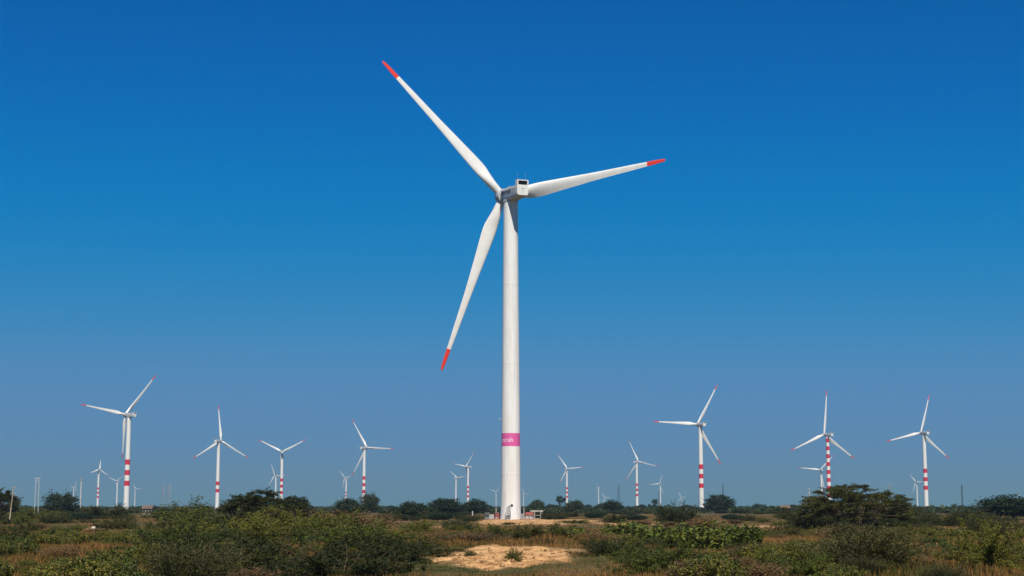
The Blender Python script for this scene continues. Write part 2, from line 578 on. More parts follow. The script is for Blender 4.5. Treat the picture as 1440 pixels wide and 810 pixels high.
def nacelle_mesh():
    mb = MB()
    prof = [(4.75, 2.5, 2.7, 0.0, 2.2), (4.2, 2.9, 3.1, 0.0, 2.6), (2.6, 3.3, 3.6, -0.12, 3.4), (0, 3.5, 3.95, -0.2, 4.5), (-3, 3.5, 3.75, -0.1, 5.5),
            (-6.2, 3.45, 3.3, 0.05, 6), (-9.0, 3.35, 2.9, 0.2, 6.5), (-9.25, 3.15, 2.7, 0.2, 6.5)]
    rings = [superell(0, cz, w, h, y, 32, e) for y, w, h, cz, e in prof]
    mb.loft(rings, [0, 0, 0, 0, 0, 0, 2])  # rear end painted whiter, as the sunlit face against the shaded sides
    # yaw bearing skirt under the nacelle
    mb.loft([ring(0, 0, z, r, 32) for z, r in ((-2.5, 2.0), (-2.45, 2.12), (-2.0, 2.12), (-1.7, 1.95))], [1, 1, 1])
    return mb.mesh("nacelle", [M_nac_shade, M_grey, M_blade], True, R(40))


def hub_mesh():
    mb = MB()
    prof = [(4.8, 1.6), (4.85, 1.9), (5.4, 2.08), (6.5, 2.14), (7.5, 2.0), (8.3, 1.6), (8.9, 1.0), (9.2, 0.4)]
    mb.loft([[(r * math.cos(2 * math.pi * k / 32), y, r * math.sin(2 * math.pi * k / 32)) for k in range(32)] for y, r in prof])
    return mb.mesh("hub", M_nac_shade, True, R(40))


def cooler_mesh():
    mb = MB()
    # housing open towards the rear, with a dark radiator recessed in it
    y0, y1, z0, z1, w = -9.1, -7.5, 1.45, 3.05, 1.62
    mb.box(-w, w, y0, y1, z1 - 0.24, z1, 0)
    mb.box(-w, w, y0, y1, z0, z0 + 0.22, 0)
    mb.box(-w, -w + 0.30, y0 + 0.003, y1 - 0.003, z0 + 0.22, z1 - 0.24, 0)
    mb.box(w - 0.30, w, y0 + 0.003, y1 - 0.003, z0 + 0.22, z1 - 0.24, 0)
    mb.box(-w + 0.30, w - 0.30, y0 + 0.35, y0 + 0.5, z0 + 0.22, z1 - 0.24, 1)
    for k in range(5):
        z = z0 + 0.36 + k * 0.22
        mb.box(-w + 0.30, w - 0.30, y0 + 0.22, y0 + 0.3, z, z + 0.03, 1)
    return mb.mesh("cooler", [M_blade, M_dark])


def vane_mesh(h):
    mb = MB()
    mb.tube((0, 0, 0), (0, 0, h), 0.03, 0.02, 8)
    mb.tube((-0.2, 0, h - 0.1), (0.2, 0, h - 0.1), 0.02, 0.02, 6)
    for sx in (-0.2, 0.2): mb.tube((sx, 0, h - 0.1), (sx, 0, h + 0.08), 0.04, 0.03, 8)
    return mb.mesh("wind_vane", M_grey)


def hatch_mesh():
    mb = MB()
    mb.box(-0.55, 0.55, 0.4, 1.5, 1.6, 2.1)
    mb.tube((0.0, 0.95, 2.1), (0.0, 0.95, 2.35), 0.2, 0.14, 10)
    return mb.mesh("roof_hatch", M_grey)


def rear_door_mesh():
    mb = MB()
    y = -9.27
    mb.box(-0.03, 0.03, y - 0.02, y + 0.03, -0.95, 0.6)
    mb.box(-0.5, 0.35, y - 0.02, y + 0.03, 0.62, 0.68)
    mb.box(0.32, 0.40, y - 0.02, y + 0.03, 0.3, 0.62)
    return mb.mesh("rear_hatch", M_grey)


def text_mesh(body, size, depth, res=3):
    cu = bpy.data.curves.new("lettering", 'FONT')
    cu.body = body; cu.size = size; cu.extrude = depth; cu.resolution_u = res
    cu.align_x = 'CENTER'; cu.align_y = 'CENTER'
    cu.offset = 0.0 if body[0] == 'm' else 0.012 * size
    cu.space_character = 1.0 if body[0] == 'm' else 1.06
    tmp = bpy.data.objects.new("lettering_tmp", cu)
    COL.objects.link(tmp)
    dg = bpy.context.evaluated_depsgraph_get()
    me = bpy.data.meshes.new_from_object(tmp.evaluated_get(dg))
    bpy.data.objects.remove(tmp)
    return me


ME_blade, ME_nac, ME_hub, ME_cool, ME_hatch, ME_rear = blade_mesh(), nacelle_mesh(), hub_mesh(), cooler_mesh(), hatch_mesh(), rear_door_mesh()
ME_v1, ME_v2 = vane_mesh(1.6), vane_mesh(1.9)
TM = Matrix.Rotation(TILT, 4, 'X')


def make_turbine(x, y, z, yaw, thetas, scales, rb, tower, label, group=None, full=True, hubz=HUBZ):
    t = empty("wind_turbine", (x, y, z), R(yaw))
    k = hubz / HUBZ
    t.scale = (k, k, k)
    tag(t, label, "wind turbine", group)
    obj("tower", TOWERS[tower], t)
    na = obj("nacelle", ME_nac, t)
    # the nacelle tilts about the tower axis, the hub centre stays at HUBZ
    top = Matrix.Translation((0, 0, HUBZ - OV * math.sin(TILT))) @ TM
    na.matrix_local = top
    hb_ = obj("hub", ME_hub, t); hb_.matrix_local = top
    if full:
        obj("cooler", ME_cool, na)
        obj("roof_hatch", ME_hatch, na)
        obj("wind_vane", ME_v1, na, (-1.35, -8.3, 3.05))
        obj("wind_vane", ME_v2, na, (1.0, -8.3, 3.05))
        obj("rear_hatch", ME_rear, na)
    for th, s in zip(thetas, scales):
        b = obj("blade", ME_blade, t)
        s = s * rb / RB / k
        wk = min(1.12, max(0.9, s))
        b.matrix_local = top @ Matrix.Translation((0, OV, 0)) @ Matrix.Rotation(R(th), 4, 'Y') @ Matrix.Diagonal((wk, wk, s, 1))
    return t


G_T = None
main_t = make_turbine(-0.35, 427, 0.0, 21, (315, 74, 197), (0.96, 1.045, 0.99), 52.3, 'pink',
                      "tall white wind turbine with one pink band, nearest of all, on the sandy pad", G_T)
for c in main_t.children:
    if c.name.startswith("tower"): main_tower = c
    if c.name.startswith("nacelle"): main_nac = c
# lettering on the nacelle's left side (seen by the camera)
lt = text_mesh("Mytrah", 1.85, 0.015)
lt.materials.append(M_ink)
lo = obj("lettering", lt, main_nac)
lo.matrix_local = Matrix.Translation((-1.775, -0.7, 0.42)) @ Matrix.Rotation(R(-90), 4, 'Z') @ Matrix.Rotation(R(90), 4, 'X') @ Matrix.Diagonal((1.32, 1, 1, 1))
# lettering wrapped round the pink band
bt = text_mesh("mytrah", 1.75, 0.0)
co = np.empty(len(bt.vertices) * 3, np.float32); bt.vertices.foreach_get("co", co); co = co.reshape(-1, 3)
zc = 21.3
xm = co[:, 0] - co[:, 0].max()
rad = tower_r(zc) + 0.012
ang = R(-90 + 14 - 21) + xm / rad
rr = np.array([tower_r(zc + h) for h in co[:, 1]]) + 0.012
co2 = np.stack([rr * np.cos(ang), rr * np.sin(ang), zc + co[:, 1]], -1)
bt.vertices.foreach_set("co", co2.astype(np.float32).ravel()); bt.update()
bt.materials.append(M_wlet)
obj("lettering", bt, main_tower)
# door, stair, obstruction lamp of the tall turbine
a0 = R(-90 - 12 - 21)
DM = Matrix.Rotation(a0 + math.pi / 2, 4, 'Z')
mb = MB(); rbase = tower_r(2.2)
mb.box(-0.55, 0.55, -rbase - 0.1, -rbase + 0.5, 1.1, 3.4, 0, DM)
mb.box(-0.46, 0.46, -rbase - 0.14, -rbase - 0.09, 1.2, 3.3, 1, DM)
dr = obj("door", mb.mesh("door", [M_grey, M_cab]), main_t)
mb = MB(); mb.box(0.3, 0.4, -rbase - 0.2, -rbase - 0.13, 2.1, 2.3, 0, DM)
obj("handle", mb.mesh("handle", M_dark), dr)
mb = MB()
for i in range(5): mb.box(-0.6, 0.6, -rbase - 0.5 - 0.32 * (5 - i), -rbase - 0.2 - 0.32 * (5 - i), 0.2 * i + 0.12, 0.2 * i + 0.17, 0, DM)
mb.box(-0.7, 0.7, -rbase - 0.52, -rbase - 0.12, 1.02, 1.08, 0, DM)
for sx in (-0.66, 0.66):
    mb.tube(DM @ Vector((sx, -rbase - 2.2, 0.95)), DM @ Vector((sx, -rbase - 0.4, 2.05)), 0.035)
    mb.tube(DM @ Vector((sx, -rbase - 2.2, -0.05)), DM @ Vector((sx, -rbase - 0.4, 1.05)), 0.05)
    for q in (0, 0.5, 1): mb.tube(DM @ Vector((sx, -rbase - 2.2 + 1.8 * q, -0.05 + 1.1 * q)), DM @ Vector((sx, -rbase - 2.2 + 1.8 * q, 0.95 + 1.1 * q)), 0.03)
obj("stair", mb.mesh("stair", M_grey), main_t)
for az, zz, w in ((R(-90 - 9), 2.5, 0.28), (R(-90 + 6), 2.75, 0.5)):
    mb = MB(); W = Matrix.Rotation(az - R(21) + math.pi / 2, 4, 'Z')
    r_ = tower_r(zz + 1.0)
    mb.tube(W @ Vector((0, -r_ - 0.10, zz + 1.0)), W @ Vector((0, -r_ + 0.02, zz + 1.0)), w * 0.75, w * 0.75, 12)
    obj("vent_cover", mb.mesh("vent_cover", M_trafo), main_t)
mb = MB(); W = Matrix.Rotation(R(-88 - 21) , 4, 'Z')
r_ = tower_r(27)
L0 = Matrix.Rotation(R(180 - 21), 4, 'Z')
mb.box(r_ - 0.02, r_ + 0.55, -0.05, 0.05, 26.85, 26.95, 0, L0)
mb.tube(L0 @ Vector((r_ + 0.5, 0, 26.9)), L0 @ Vector((r_ + 0.5, 0, 27.35)), 0.2, 0.16, 12, 1)
obj("obstruction_lamp", mb.mesh("obstruction_lamp", [M_grey, M_cab]), main_t)

# the other turbines: position, yaw, blade angles, blade scales, blade radius, tower paint, description
TB = [
    (-364, 1490, 48, (279, 40, 176), (1.0, 1.08, 0.88), 48.0, 'three', "largest turbine on the far left, three red bands, lowest blade hanging along its tower"),
    (-391, 2094, -17, (354, 242, 121), (1.0, 1.05, 0.94), 47.7, 'two', "turbine with two red bands and one blade straight up, left of the acacia thicket top"),
    (-369, 2524, 10, (297, 62, 182), (1.03, 1.03, 0.93), 41.0, 'three', "turbine behind the acacia thicket, upper blades spread in a wide V"),
    (-672, 4484, 42, (338, 91, 209), (0.99, 1.08, 0.92), 38.5, 'plain', "small pale turbine just left of the V-bladed banded turbine"),
    (-220, 2342, -30, (327, 93, 217), (1.03, 0.93, 1.05), 49.9, 'three', "banded turbine left of the tall one with one blade level to the right"),
    (-511, 4857, 50, (314, 78, 189), (0.98, 1.01, 1.01), 34.8, 'three', "small faintly banded turbine touched by the lower blade of the larger one to its right"),
    (-97, 3479, 52, (41, 278, 148), (1.02, 0.9, 1.1), 44.7, 'three', "small banded turbine close on the left of the tall pink-banded tower"),
    (-174, 4894, -36, (307, 80, 199), (1.1, 0.9, 0.99), 37.6, 'plain', "small plain white turbine beside a banded one, left of the tall tower"),
    (128, 3679, -15, (325, 84, 211), (1.06, 0.96, 0.98), 39.5, 'three', "small banded turbine, first one to the right of the tall tower"),
    (245, 3093, -36, (333, 103, 223), (1.03, 0.92, 1.06), 47.7, 'three', "mid-sized banded turbine with its right blade dipping, right of the lattice mast"),
    (579, 6159, 28, (23, 264, 151), (0.9, 1.05, 1.08), 44.0, 'plain', "small plain turbine between two banded ones, right of the lattice mast"),
    (200, 1666, 22, (30, 272, 143), (0.97, 0.99, 1.04), 51.0, 'three', "large turbine with three red bands and one blade level to the left"),
    (383, 1906, 26, (5, 246, 120), (1.0, 0.94, 1.07), 54.0, 'full', "turbine striped red and white from top to bottom behind the umbrella acacia"),
    (742, 3780, 6, (275, 44, 166), (1.03, 0.96, 1.01), 51.0, 'two', "turbine partly hidden behind the fully striped tower"),
    (488, 1860, 18, (16, 256, 126), (0.98, 0.95, 1.07), 48.0, 'three', "rightmost large turbine with three red bands"),
    (1460, 5687, 12, (319, 196, 88), (0.9, 1.05, 1.05), 39.8, 'plain', "small plain turbine close behind the rightmost large banded tower"),
    (-984, 3750, 0, (4, 250, 125), (0.9, 1.02, 1.08), 25.3, 'three', "short-bladed banded turbine between the round dark tree and the far left turbine"),
    (-1375, 5493, 47, (291, 57, 168), (0.93, 1.05, 1.02), 39.1, 'plain', "small white turbine whose right blade meets the far left banded tower"),
    (-1910, 7995, -25, (312, 90, 207), (0.95, 0.97, 1.08), 35.8, 'plain', "tiny white turbine just right of the far left banded tower"),
    (-2044, 7356, -38, (19, 273, 150), (0.9, 1.05, 1.02), 38.9, 'plain', "faint tiny turbine above the right edge of the round dark tree"),
]
for (x, y, yaw, th, sc, rb, tw, lab) in TB:
    make_turbine(x, y, float(ground_h(x, y)) - 0.1, yaw, th, sc, rb, tw, lab, "turbines of the wind farm", full=y < 3200)
# far ones that show little more than a blade or a thin tower
for (px, hy, yaw, th, lab) in (
        (345.5, 699.5, 20, (3, 123, 243), "far turbine showing one upright blade over the thicket, left of its twin"),
        (356.0, 698.5, 15, (0, 120, 240), "far turbine showing one upright blade over the thicket, right of its twin"),
        (841.7, 685.3, 80, (60, 180, 300), "faint thin turbine between the tall tower and the lattice mast"),
        (697.6, 691.5, 30, (290, 50, 170), "tiny turbine half hidden by the left edge of the tall tower"),
        (736.3, 694.5, -40, (335, 95, 215), "tiny turbine half hidden by the right edge of the tall tower"),
        (958.3, 699.0, 15, (330, 90, 210), "tiny turbine low on the horizon left of the large level-bladed turbine"),
        (851.0, 700.0, 10, (325, 85, 205), "tiniest turbine low on the horizon left of the lattice mast"),
        (1434.5, 700.5, 25, (3, 123, 243), "far turbine peeping over the dark tree at the right edge")):
    D = (HUBZ - EYE) / ((from_pix(px, hy, 1000).z - EYE) / 1000)
    D = min(D, 8800.0)
    p = from_pix(px, hy, D)
    make_turbine(p.x, D, p.z - HUBZ, yaw, th, (1, 1, 1), 44.0 if hy < 697 else 38.0, 'plain', lab, "turbines of the wind farm", full=False)

# ------------------------------------------------------------------ poles, pylons, masts


def on_ground(px, D):
    p = from_pix(px, 711, D)
    return Vector((p.x, D, float(ground_h(p.x, D))))


def utility_pole():
    b = on_ground(13.8, 386)
    r = empty("utility_pole", b)
    tag(r, "leaning weathered utility pole with crossarms at the left edge", "utility pole")
    H = 9.2
    mb = MB(); mb.tube((0, 0, -0.3), (0.75, 0, H), 0.17, 0.11, 10)
    obj("pole", mb.mesh("pole", M_pole, True, R(40)), r)
    for z, w in ((H - 0.5, 0.75), (H - 1.9, 1.0)):
        mb = MB(); x = 0.75 * z / H
        mb.box(x - w * 0.5, x + w, -0.2, -0.1, z - 0.06, z + 0.06)
        ca = obj("crossarm", mb.mesh("crossarm", M_grey), r)
        for q in (-0.4 * w, 0.45 * w, 0.9 * w):
            mb = MB(); mb.tube((x + q, -0.15, z + 0.06), (x + q, -0.15, z + 0.32), 0.07, 0.05, 8)
            obj("insulator", mb.mesh("insulator", M_cab), ca)


def h_frame(px, D, top_y, sep, arm, label, mat):
    b = on_ground(px, D)
    H = from_pix(px, top_y, D).z - b.z
    r = empty("h_frame_pole", b)
    tag(r, label, "utility pole")
    for s in (-1, 1):
        mb = MB(); mb.tube((s * sep * 0.62, 0, -0.2), (s * sep * 0.5, 0, H), 0.13, 0.10, 10)
        obj("pole", mb.mesh("pole", mat, True, R(40)), r)
    mb = MB(); mb.box(-arm, arm, -0.22, -0.1, H - 0.15, H + 0.02); mb.box(-arm * 0.8, arm * 0.8, -0.22, -0.1, H - 1.2, H - 1.06)
    ca = obj("crossarm", mb.mesh("crossarm", M_polew if mat is M_polew else M_grey), r)
    for q in (-0.9, 0, 0.9):
        mb = MB(); mb.tube((q * arm, -0.16, H + 0.02), (q * arm, -0.16, H + 0.4), 0.1, 0.06, 8)
        obj("insulator", mb.mesh("insulator", M_cab), ca)


def crossarm_pole(px, D, top_y, label, mat, arms=((0.4, 0.9), (1.6, 0.9)), r0=0.18, base_z=None):
    b = on_ground(px, D)
    H = from_pix(px, top_y, D).z - b.z
    r = empty("utility_pole", b)
    tag(r, label, "utility pole")
    mb = MB(); mb.tube((0, 0, -0.2), (0, 0, H), r0, r0 * 0.7, 10)
    obj("pole", mb.mesh("pole", mat, True, R(40)), r)
    for dz, w in arms:
        mb = MB(); mb.box(-w, w, -r0 - 0.12, -r0 * 0.6, H - dz - 0.07, H - dz + 0.07)
        obj("crossarm", mb.mesh("crossarm", M_grey), r)


def lattice(px, D, top_y, w0, w1, label, arms, th, cat="pylon", mat=None):
    b = on_ground(px, D)
    H = from_pix(px, top_y, D).z - b.z
    r = empty("lattice_pylon" if cat == "pylon" else "lattice_mast", b)
    tag(r, label, cat)
    mb = MB()
    n = 9
    lev = [(H * i / n, w0 + (w1 - w0) * (i / n)) for i in range(n + 1)]
    cn = lambda i, k: Vector(((-1, 1, 1, -1)[k] * lev[i][1] / 2, (-1, -1, 1, 1)[k] * lev[i][1] / 2, lev[i][0]))
    for i in range(n):
        for k in range(4):
            mb.tube(cn(i, k), cn(i + 1, k), th, th, 5, caps=False)
            mb.tube(cn(i, k), cn(i + 1, (k + 1) % 4), th * 0.6, th * 0.6, 4, caps=False)
            mb.tube(cn(i + 1, k), cn(i + 1, (k + 1) % 4), th * 0.6, th * 0.6, 4, caps=False)
    obj("lattice_body", mb.mesh("lattice_body", mat or M_grey), r)
    for fz, w in arms:
        z = H * fz
        mb = MB()
        for s in (-1, 1):
            mb.tube((0, 0, z), (s * w, 0, z), th, th * 0.7, 5); mb.tube((0, 0, z + H * 0.05), (s * w, 0, z), th * 0.7, th * 0.7, 5)
        obj("crossarm", mb.mesh("crossarm", mat or M_grey), r)


utility_pole()
h_frame(51.3, 600, 672.5, 1.15, 1.1, "white double-pole frame with crossbar left of the round dark tree", M_polew)
crossarm_pole(113.0, 900, 672.5, "tall slim white pole with a short crossbar right of the round dark tree", M_polew, ((0.2, 0.9), (1.2, 0.7)), 0.42)
lattice(228.8, 2150, 684.0, 3.4, 1.6, "shorter fainter of two lattice pylons on the left horizon", ((0.7, 3.2), (0.82, 3.0), (0.94, 2.4)), 0.11)
lattice(236.5, 1936, 681.0, 3.6, 1.8, "taller of two lattice pylons on the left horizon", ((0.7, 3.2), (0.83, 3.4), (0.96, 2.8)), 0.12)
lattice(870.0, 2670, 681.5, 2.6, 2.2, "dark lattice mast on the horizon right of the tall turbine", (), 0.24, "mast", M_trafo)
lattice(1017.0, 2300, 680.5, 1.3, 1.0, "thin dark mast right of the large level-bladed turbine", (), 0.2, "mast", M_trafo)
lattice(1353.5, 2300, 682.0, 1.5, 1.1, "thin dark mast on the right between the rightmost turbine and the edge tree", (), 0.2, "mast", M_trafo)
lattice(927.0, 2700, 690.0, 1.2, 1.0, "thin short mast just left of the small plain turbine", (), 0.22, "mast", M_trafo)
crossarm_pole(1138.3, 500, 686.5, "white utility pole with two crossarms left of the umbrella acacia", M_polew, ((0.5, 0.9), (1.9, 1.1)), 0.2)
h_frame(1252.0, 600, 682.0, 1.1, 1.15, "dark double-pole frame rising behind the umbrella acacia's right side", M_grey)
crossarm_pole(664.5, 470, 718.5, "short pale marker post standing in grass left of the tall tower", M_polew, (), 0.22)
for px, lab in ((697.6, "slim pale lamp post on the left of the tall tower's base"), (736.8, "slim pale lamp post on the right of the tall tower's base")):
    b = on_ground(px, 424)
    r = empty("lamp_post", b); tag(r, lab, "lamp post")
    mb = MB(); mb.tube((0, 0, -0.1), (0, 0, 3.6), 0.11, 0.09, 8); mb.box(-0.25, 0.25, -0.25, 0.25, -0.1, 0.12)
    obj("post", mb.mesh("post", M_polew, True, R(40)), r)
    mb = MB(); mb.box(-0.12, 0.12, -0.45, 0.1, 3.6, 3.72)
    obj("lamp_head", mb.mesh("lamp_head", M_grey), r)

# ------------------------------------------------------------------ the compound round the tall turbine's base


def place(name, label, cat, px, D, group=None):
    r = empty(name, on_ground(px, D)); tag(r, label, cat, group); return r


r = place("transformer", "dark grey transformer with cooling fins left of the tall tower", "transformer", 685.0, 425)
mb = MB(); mb.box(-0.75, 0.75, -0.5, 0.5, 0.15, 1.45)
bo = obj("tank", mb.mesh("tank", M_trafo), r)
mb = MB()
for k in range(6): mb.box(-0.7 + k * 0.26, -0.64 + k * 0.26, -0.75, -0.5, 0.3, 1.3)
obj("cooling_fins", mb.mesh("cooling_fins", M_trafo), r)
for k in (-0.4, 0, 0.4):
    mb = MB(); mb.tube((k, 0, 1.45), (k, 0, 1.9), 0.08, 0.05, 8); obj("bushing", mb.mesh("bushing", M_cab), r)
mb = MB(); mb.box(-0.9, 0.9, -0.8, 0.6, -0.1, 0.15); obj("plinth", mb.mesh("plinth", M_conc), r)


def cabinet(px, D, w, h, mat, label):
    r = place("switch_cabinet", label, "cabinet", px, D)
    mb = MB(); mb.box(-w / 2, w / 2, -0.35, 0.35, 0.12, h); obj("body", mb.mesh("body", mat), r)
    mb = MB(); mb.box(-w / 2 - 0.06, w / 2 + 0.06, -0.42, 0.42, h + 0.002, h + 0.09); obj("roof", mb.mesh("roof", M_grey), r)
    for s in (-1, 1):
        mb = MB(); mb.box(s * w / 4 - w * 0.21, s * w / 4 + w * 0.21, -0.38, -0.352, 0.25, h - 0.12)
        d = obj("door", mb.mesh("door", mat), r)
        mb = MB(); mb.box(s * 0.05 - 0.02, s * 0.05 + 0.02, -0.42, -0.381, h * 0.5, h * 0.5 + 0.18); obj("handle", mb.mesh("handle", M_dark), d)
    mb = MB(); mb.box(-w / 2 - 0.05, w / 2 + 0.05, -0.45, 0.45, -0.1, 0.118); obj("plinth", mb.mesh("plinth", M_conc), r)


cabinet(691.3, 424.5, 1.3, 1.35, M_cab, "white double-door switch cabinet beside the dark transformer")
cabinet(699.0, 423.8, 1.05, 1.75, M_cabred, "reddish switch cabinet close against the tall tower's left side")
cabinet(734.5, 424.5, 0.8, 1.55, M_grey, "grey switch cabinet against the tall tower's right side")
r = place("site_hut", "small white hut with a red roof right of the tall tower", "hut", 744.5, 426)
mb = MB(); mb.box(-1.05, 1.05, -0.8, 0.8, -0.1, 1.15); obj("wall", mb.mesh("wall", M_cab), r)
mb = MB(); mb.add([(-1.2, -1.0, 1.152), (1.2, -1.0, 1.152), (1.2, 1.0, 1.152), (-1.2, 1.0, 1.152), (-1.0, 0, 1.95), (1.0, 0, 1.95)],
                  [(3, 2, 1, 0), (0, 1, 5, 4), (2, 3, 4, 5), (1, 2, 5), (3, 0, 4)])
obj("roof", mb.mesh("roof", M_cabred), r)
mb = MB(); mb.box(-0.35, 0.2, -0.84, -0.802, -0.05, 0.95); d = obj("door", mb.mesh("door", M_grey), r)
mb = MB(); mb.box(0.08, 0.14, -0.88, -0.841, 0.42, 0.52); obj("handle", mb.mesh("handle", M_dark), d)
mb = MB(); mb.box(0.45, 0.85, -0.83, -0.802, 0.45, 0.85); obj("window", mb.mesh("window", M_dark), r)
# white and red railing in front
for px0, px1, lab in ((683, 702, "low red and white railing left of the tall tower's foot"), (731.5, 751, "low red and white railing right of the tall tower's foot")):
    a, b = on_ground(px0, 421.5), on_ground(px1, 421.5)
    r = empty("railing", (a + b) / 2); tag(r, lab, "railing")
    L = (b - a).length / 2
    mb = MB(); mb.box(-L, L, -0.04, 0.04, 0.52, 0.6); mb.box(-L, L, -0.04, 0.04, 0.28, 0.34); obj("rail", mb.mesh("rail", M_cab), r)
    mb = MB(); mb.box(-L - 0.1, L + 0.1, -0.12, 0.12, -0.2, 0.12); obj("kerb", mb.mesh("kerb", M_cabred), r)
    for k in range(6):
        mb = MB(); x = -L + 0.04 + k * (2 * L - 0.08) / 5; mb.box(x - 0.05, x + 0.05, -0.1, -0.041, 0.121, 0.72); obj("post", mb.mesh("post", M_cabred if k % 2 else M_cab), r)
# gate frame and the open shed with a flat pale roof
r = place("gate_frame", "pale pipe gate frame right of the red-roofed hut", "gate", 756.0, 424)
for s in (-1, 1):
    mb = MB(); mb.tube((s * 0.8, 0, -0.1), (s * 0.8, 0, 2.1), 0.07, 0.07, 8); obj("post", mb.mesh("post", M_polew), r)
mb = MB()
for z in (0.25, 1.1): mb.tube((-0.8, 0, z), (0.8, 0, z), 0.05, 0.05, 6)
obj("rail", mb.mesh("rail", M_polew), r)
r = place("open_shed", "open shed with a flat pale roof behind the gate frame", "shed", 754.5, 470)
mb = MB(); mb.box(-1.9, 1.9, -1.3, 1.3, 2.35, 2.8); obj("roof", mb.mesh("roof", M_conc), r)
for sx in (-1, 1):
    for sy in (-1, 1):
        mb = MB(); mb.box(sx * 1.6 - 0.08, sx * 1.6 + 0.08, sy * 1.0 - 0.08, sy * 1.0 + 0.08, -0.5, 2.35); obj("post", mb.mesh("post", M_polew), r)


def house(px, D, w, h, label, base_y=None):
    r = place("house", label, "house", px, D)
    mb = MB(); mb.box(-w / 2, w / 2, -2.2, 2.2, -0.3, h); obj("wall", mb.mesh("wall", M_wall), r)
    mb = MB(); mb.add([(-w / 2 - 0.4, -2.7, h + 0.002), (w / 2 + 0.4, -2.7, h + 0.002), (w / 2 + 0.4, 2.7, h + 0.002), (-w / 2 - 0.4, 2.7, h + 0.002), (-w / 2 - 0.4, 0, h + 1.5), (w / 2 + 0.4, 0, h + 1.5)],
                      [(3, 2, 1, 0), (0, 1, 5, 4), (2, 3, 4, 5), (1, 2, 5), (3, 0, 4)])
    obj("roof", mb.mesh("roof", M_roof), r)
    mb = MB(); mb.box(-0.5, 0.5, -2.24, -2.202, -0.1, 2.0); obj("door", mb.mesh("door", M_trafo), r)
    for s in (-1, 1):
        mb = MB(); mb.box(s * w * 0.32 - 0.45, s * w * 0.32 + 0.45, -2.23, -2.202, 1.0, 1.9); obj("window", mb.mesh("window", M_dark), r)


house(1103.5, 820, 4.6, 2.6, "tiny pale house with a dark roof left of the umbrella acacia")
house(208.5, 700, 4.0, 2.4, "tiny pinkish house right of the far left turbine's foot")

# pale boulder in the brown grass
mb = MB()
prs = np.random.default_rng(3)
rg = []
for i, (z, q) in enumerate(((-0.1, 0.8), (0.1, 1.0), (0.32, 0.82), (0.46, 0.4))):
    rg.append([(0.5 * q * math.cos(2 * math.pi * k / 10) * prs.uniform(0.8, 1.15), 0.4 * q * math.sin(2 * math.pi * k / 10) * prs.uniform(0.8, 1.15), z) for k in range(10)])
mb.loft(rg)
b_ = obj("boulder", mb.mesh("boulder", M_stone, True, R(35)), None, on_ground(132.5, 300))
tag(b_, "pale boulder lying in brown grass on the left", "boulder")

# ------------------------------------------------------------------ plants


def leaf_quads(c, d, ln, wd, rg):
    """quads centred at c, long axis d, random roll; gives vertices and faces"""
    n = len(c)
    d = d / (np.linalg.norm(d, axis=1, keepdims=True) + 1e-9)
    u = rg.normal(size=(n, 3))
    s = np.cross(d, u); s /= (np.linalg.norm(s, axis=1, keepdims=True) + 1e-9)
    ln = np.asarray(ln).reshape(-1, 1) * 0.5; wd = np.asarray(wd).reshape(-1, 1) * 0.5
    v = np.stack([c - d * ln, c + s * wd, c + d * ln, c - s * wd], 1).reshape(-1, 3)
    f = np.arange(4 * n).reshape(n, 4)
    return v, f


def polyline(p0, dir0, length, n, bend, jit, rg):
    """a branch that bends towards 'bend' as it grows"""
    pts = [np.array(p0, float)]
    d = np.array(dir0, float); d /= np.linalg.norm(d)
    for i in range(n):
        d = d + np.array(bend) / n + rg.normal(size=3) * jit
        d /= np.linalg.norm(d)
        pts.append(pts[-1] + d * length / n)
    return np.array(pts)


def stems_mesh(name, lines, mat, n=5):
    mb = MB()
    for pts, r0, r1 in lines:
        m = len(pts)
        rings = []
        for i, p in enumerate(pts):
            d = pts[min(i + 1, m - 1)] - pts[max(i - 1, 0)]
            d = Vector(d).normalized()
            a = d.orthogonal().normalized(); b = d.cross(a)
            r = r0 + (r1 - r0) * i / (m - 1)
            rings.append([tuple(Vector(p) + r * (math.cos(2 * math.pi * k / n) * a + math.sin(2 * math.pi * k / n) * b)) for k in range(n)])
        mb.loft(rings, None, False, True)
    return mb.mesh(name, mat, True)


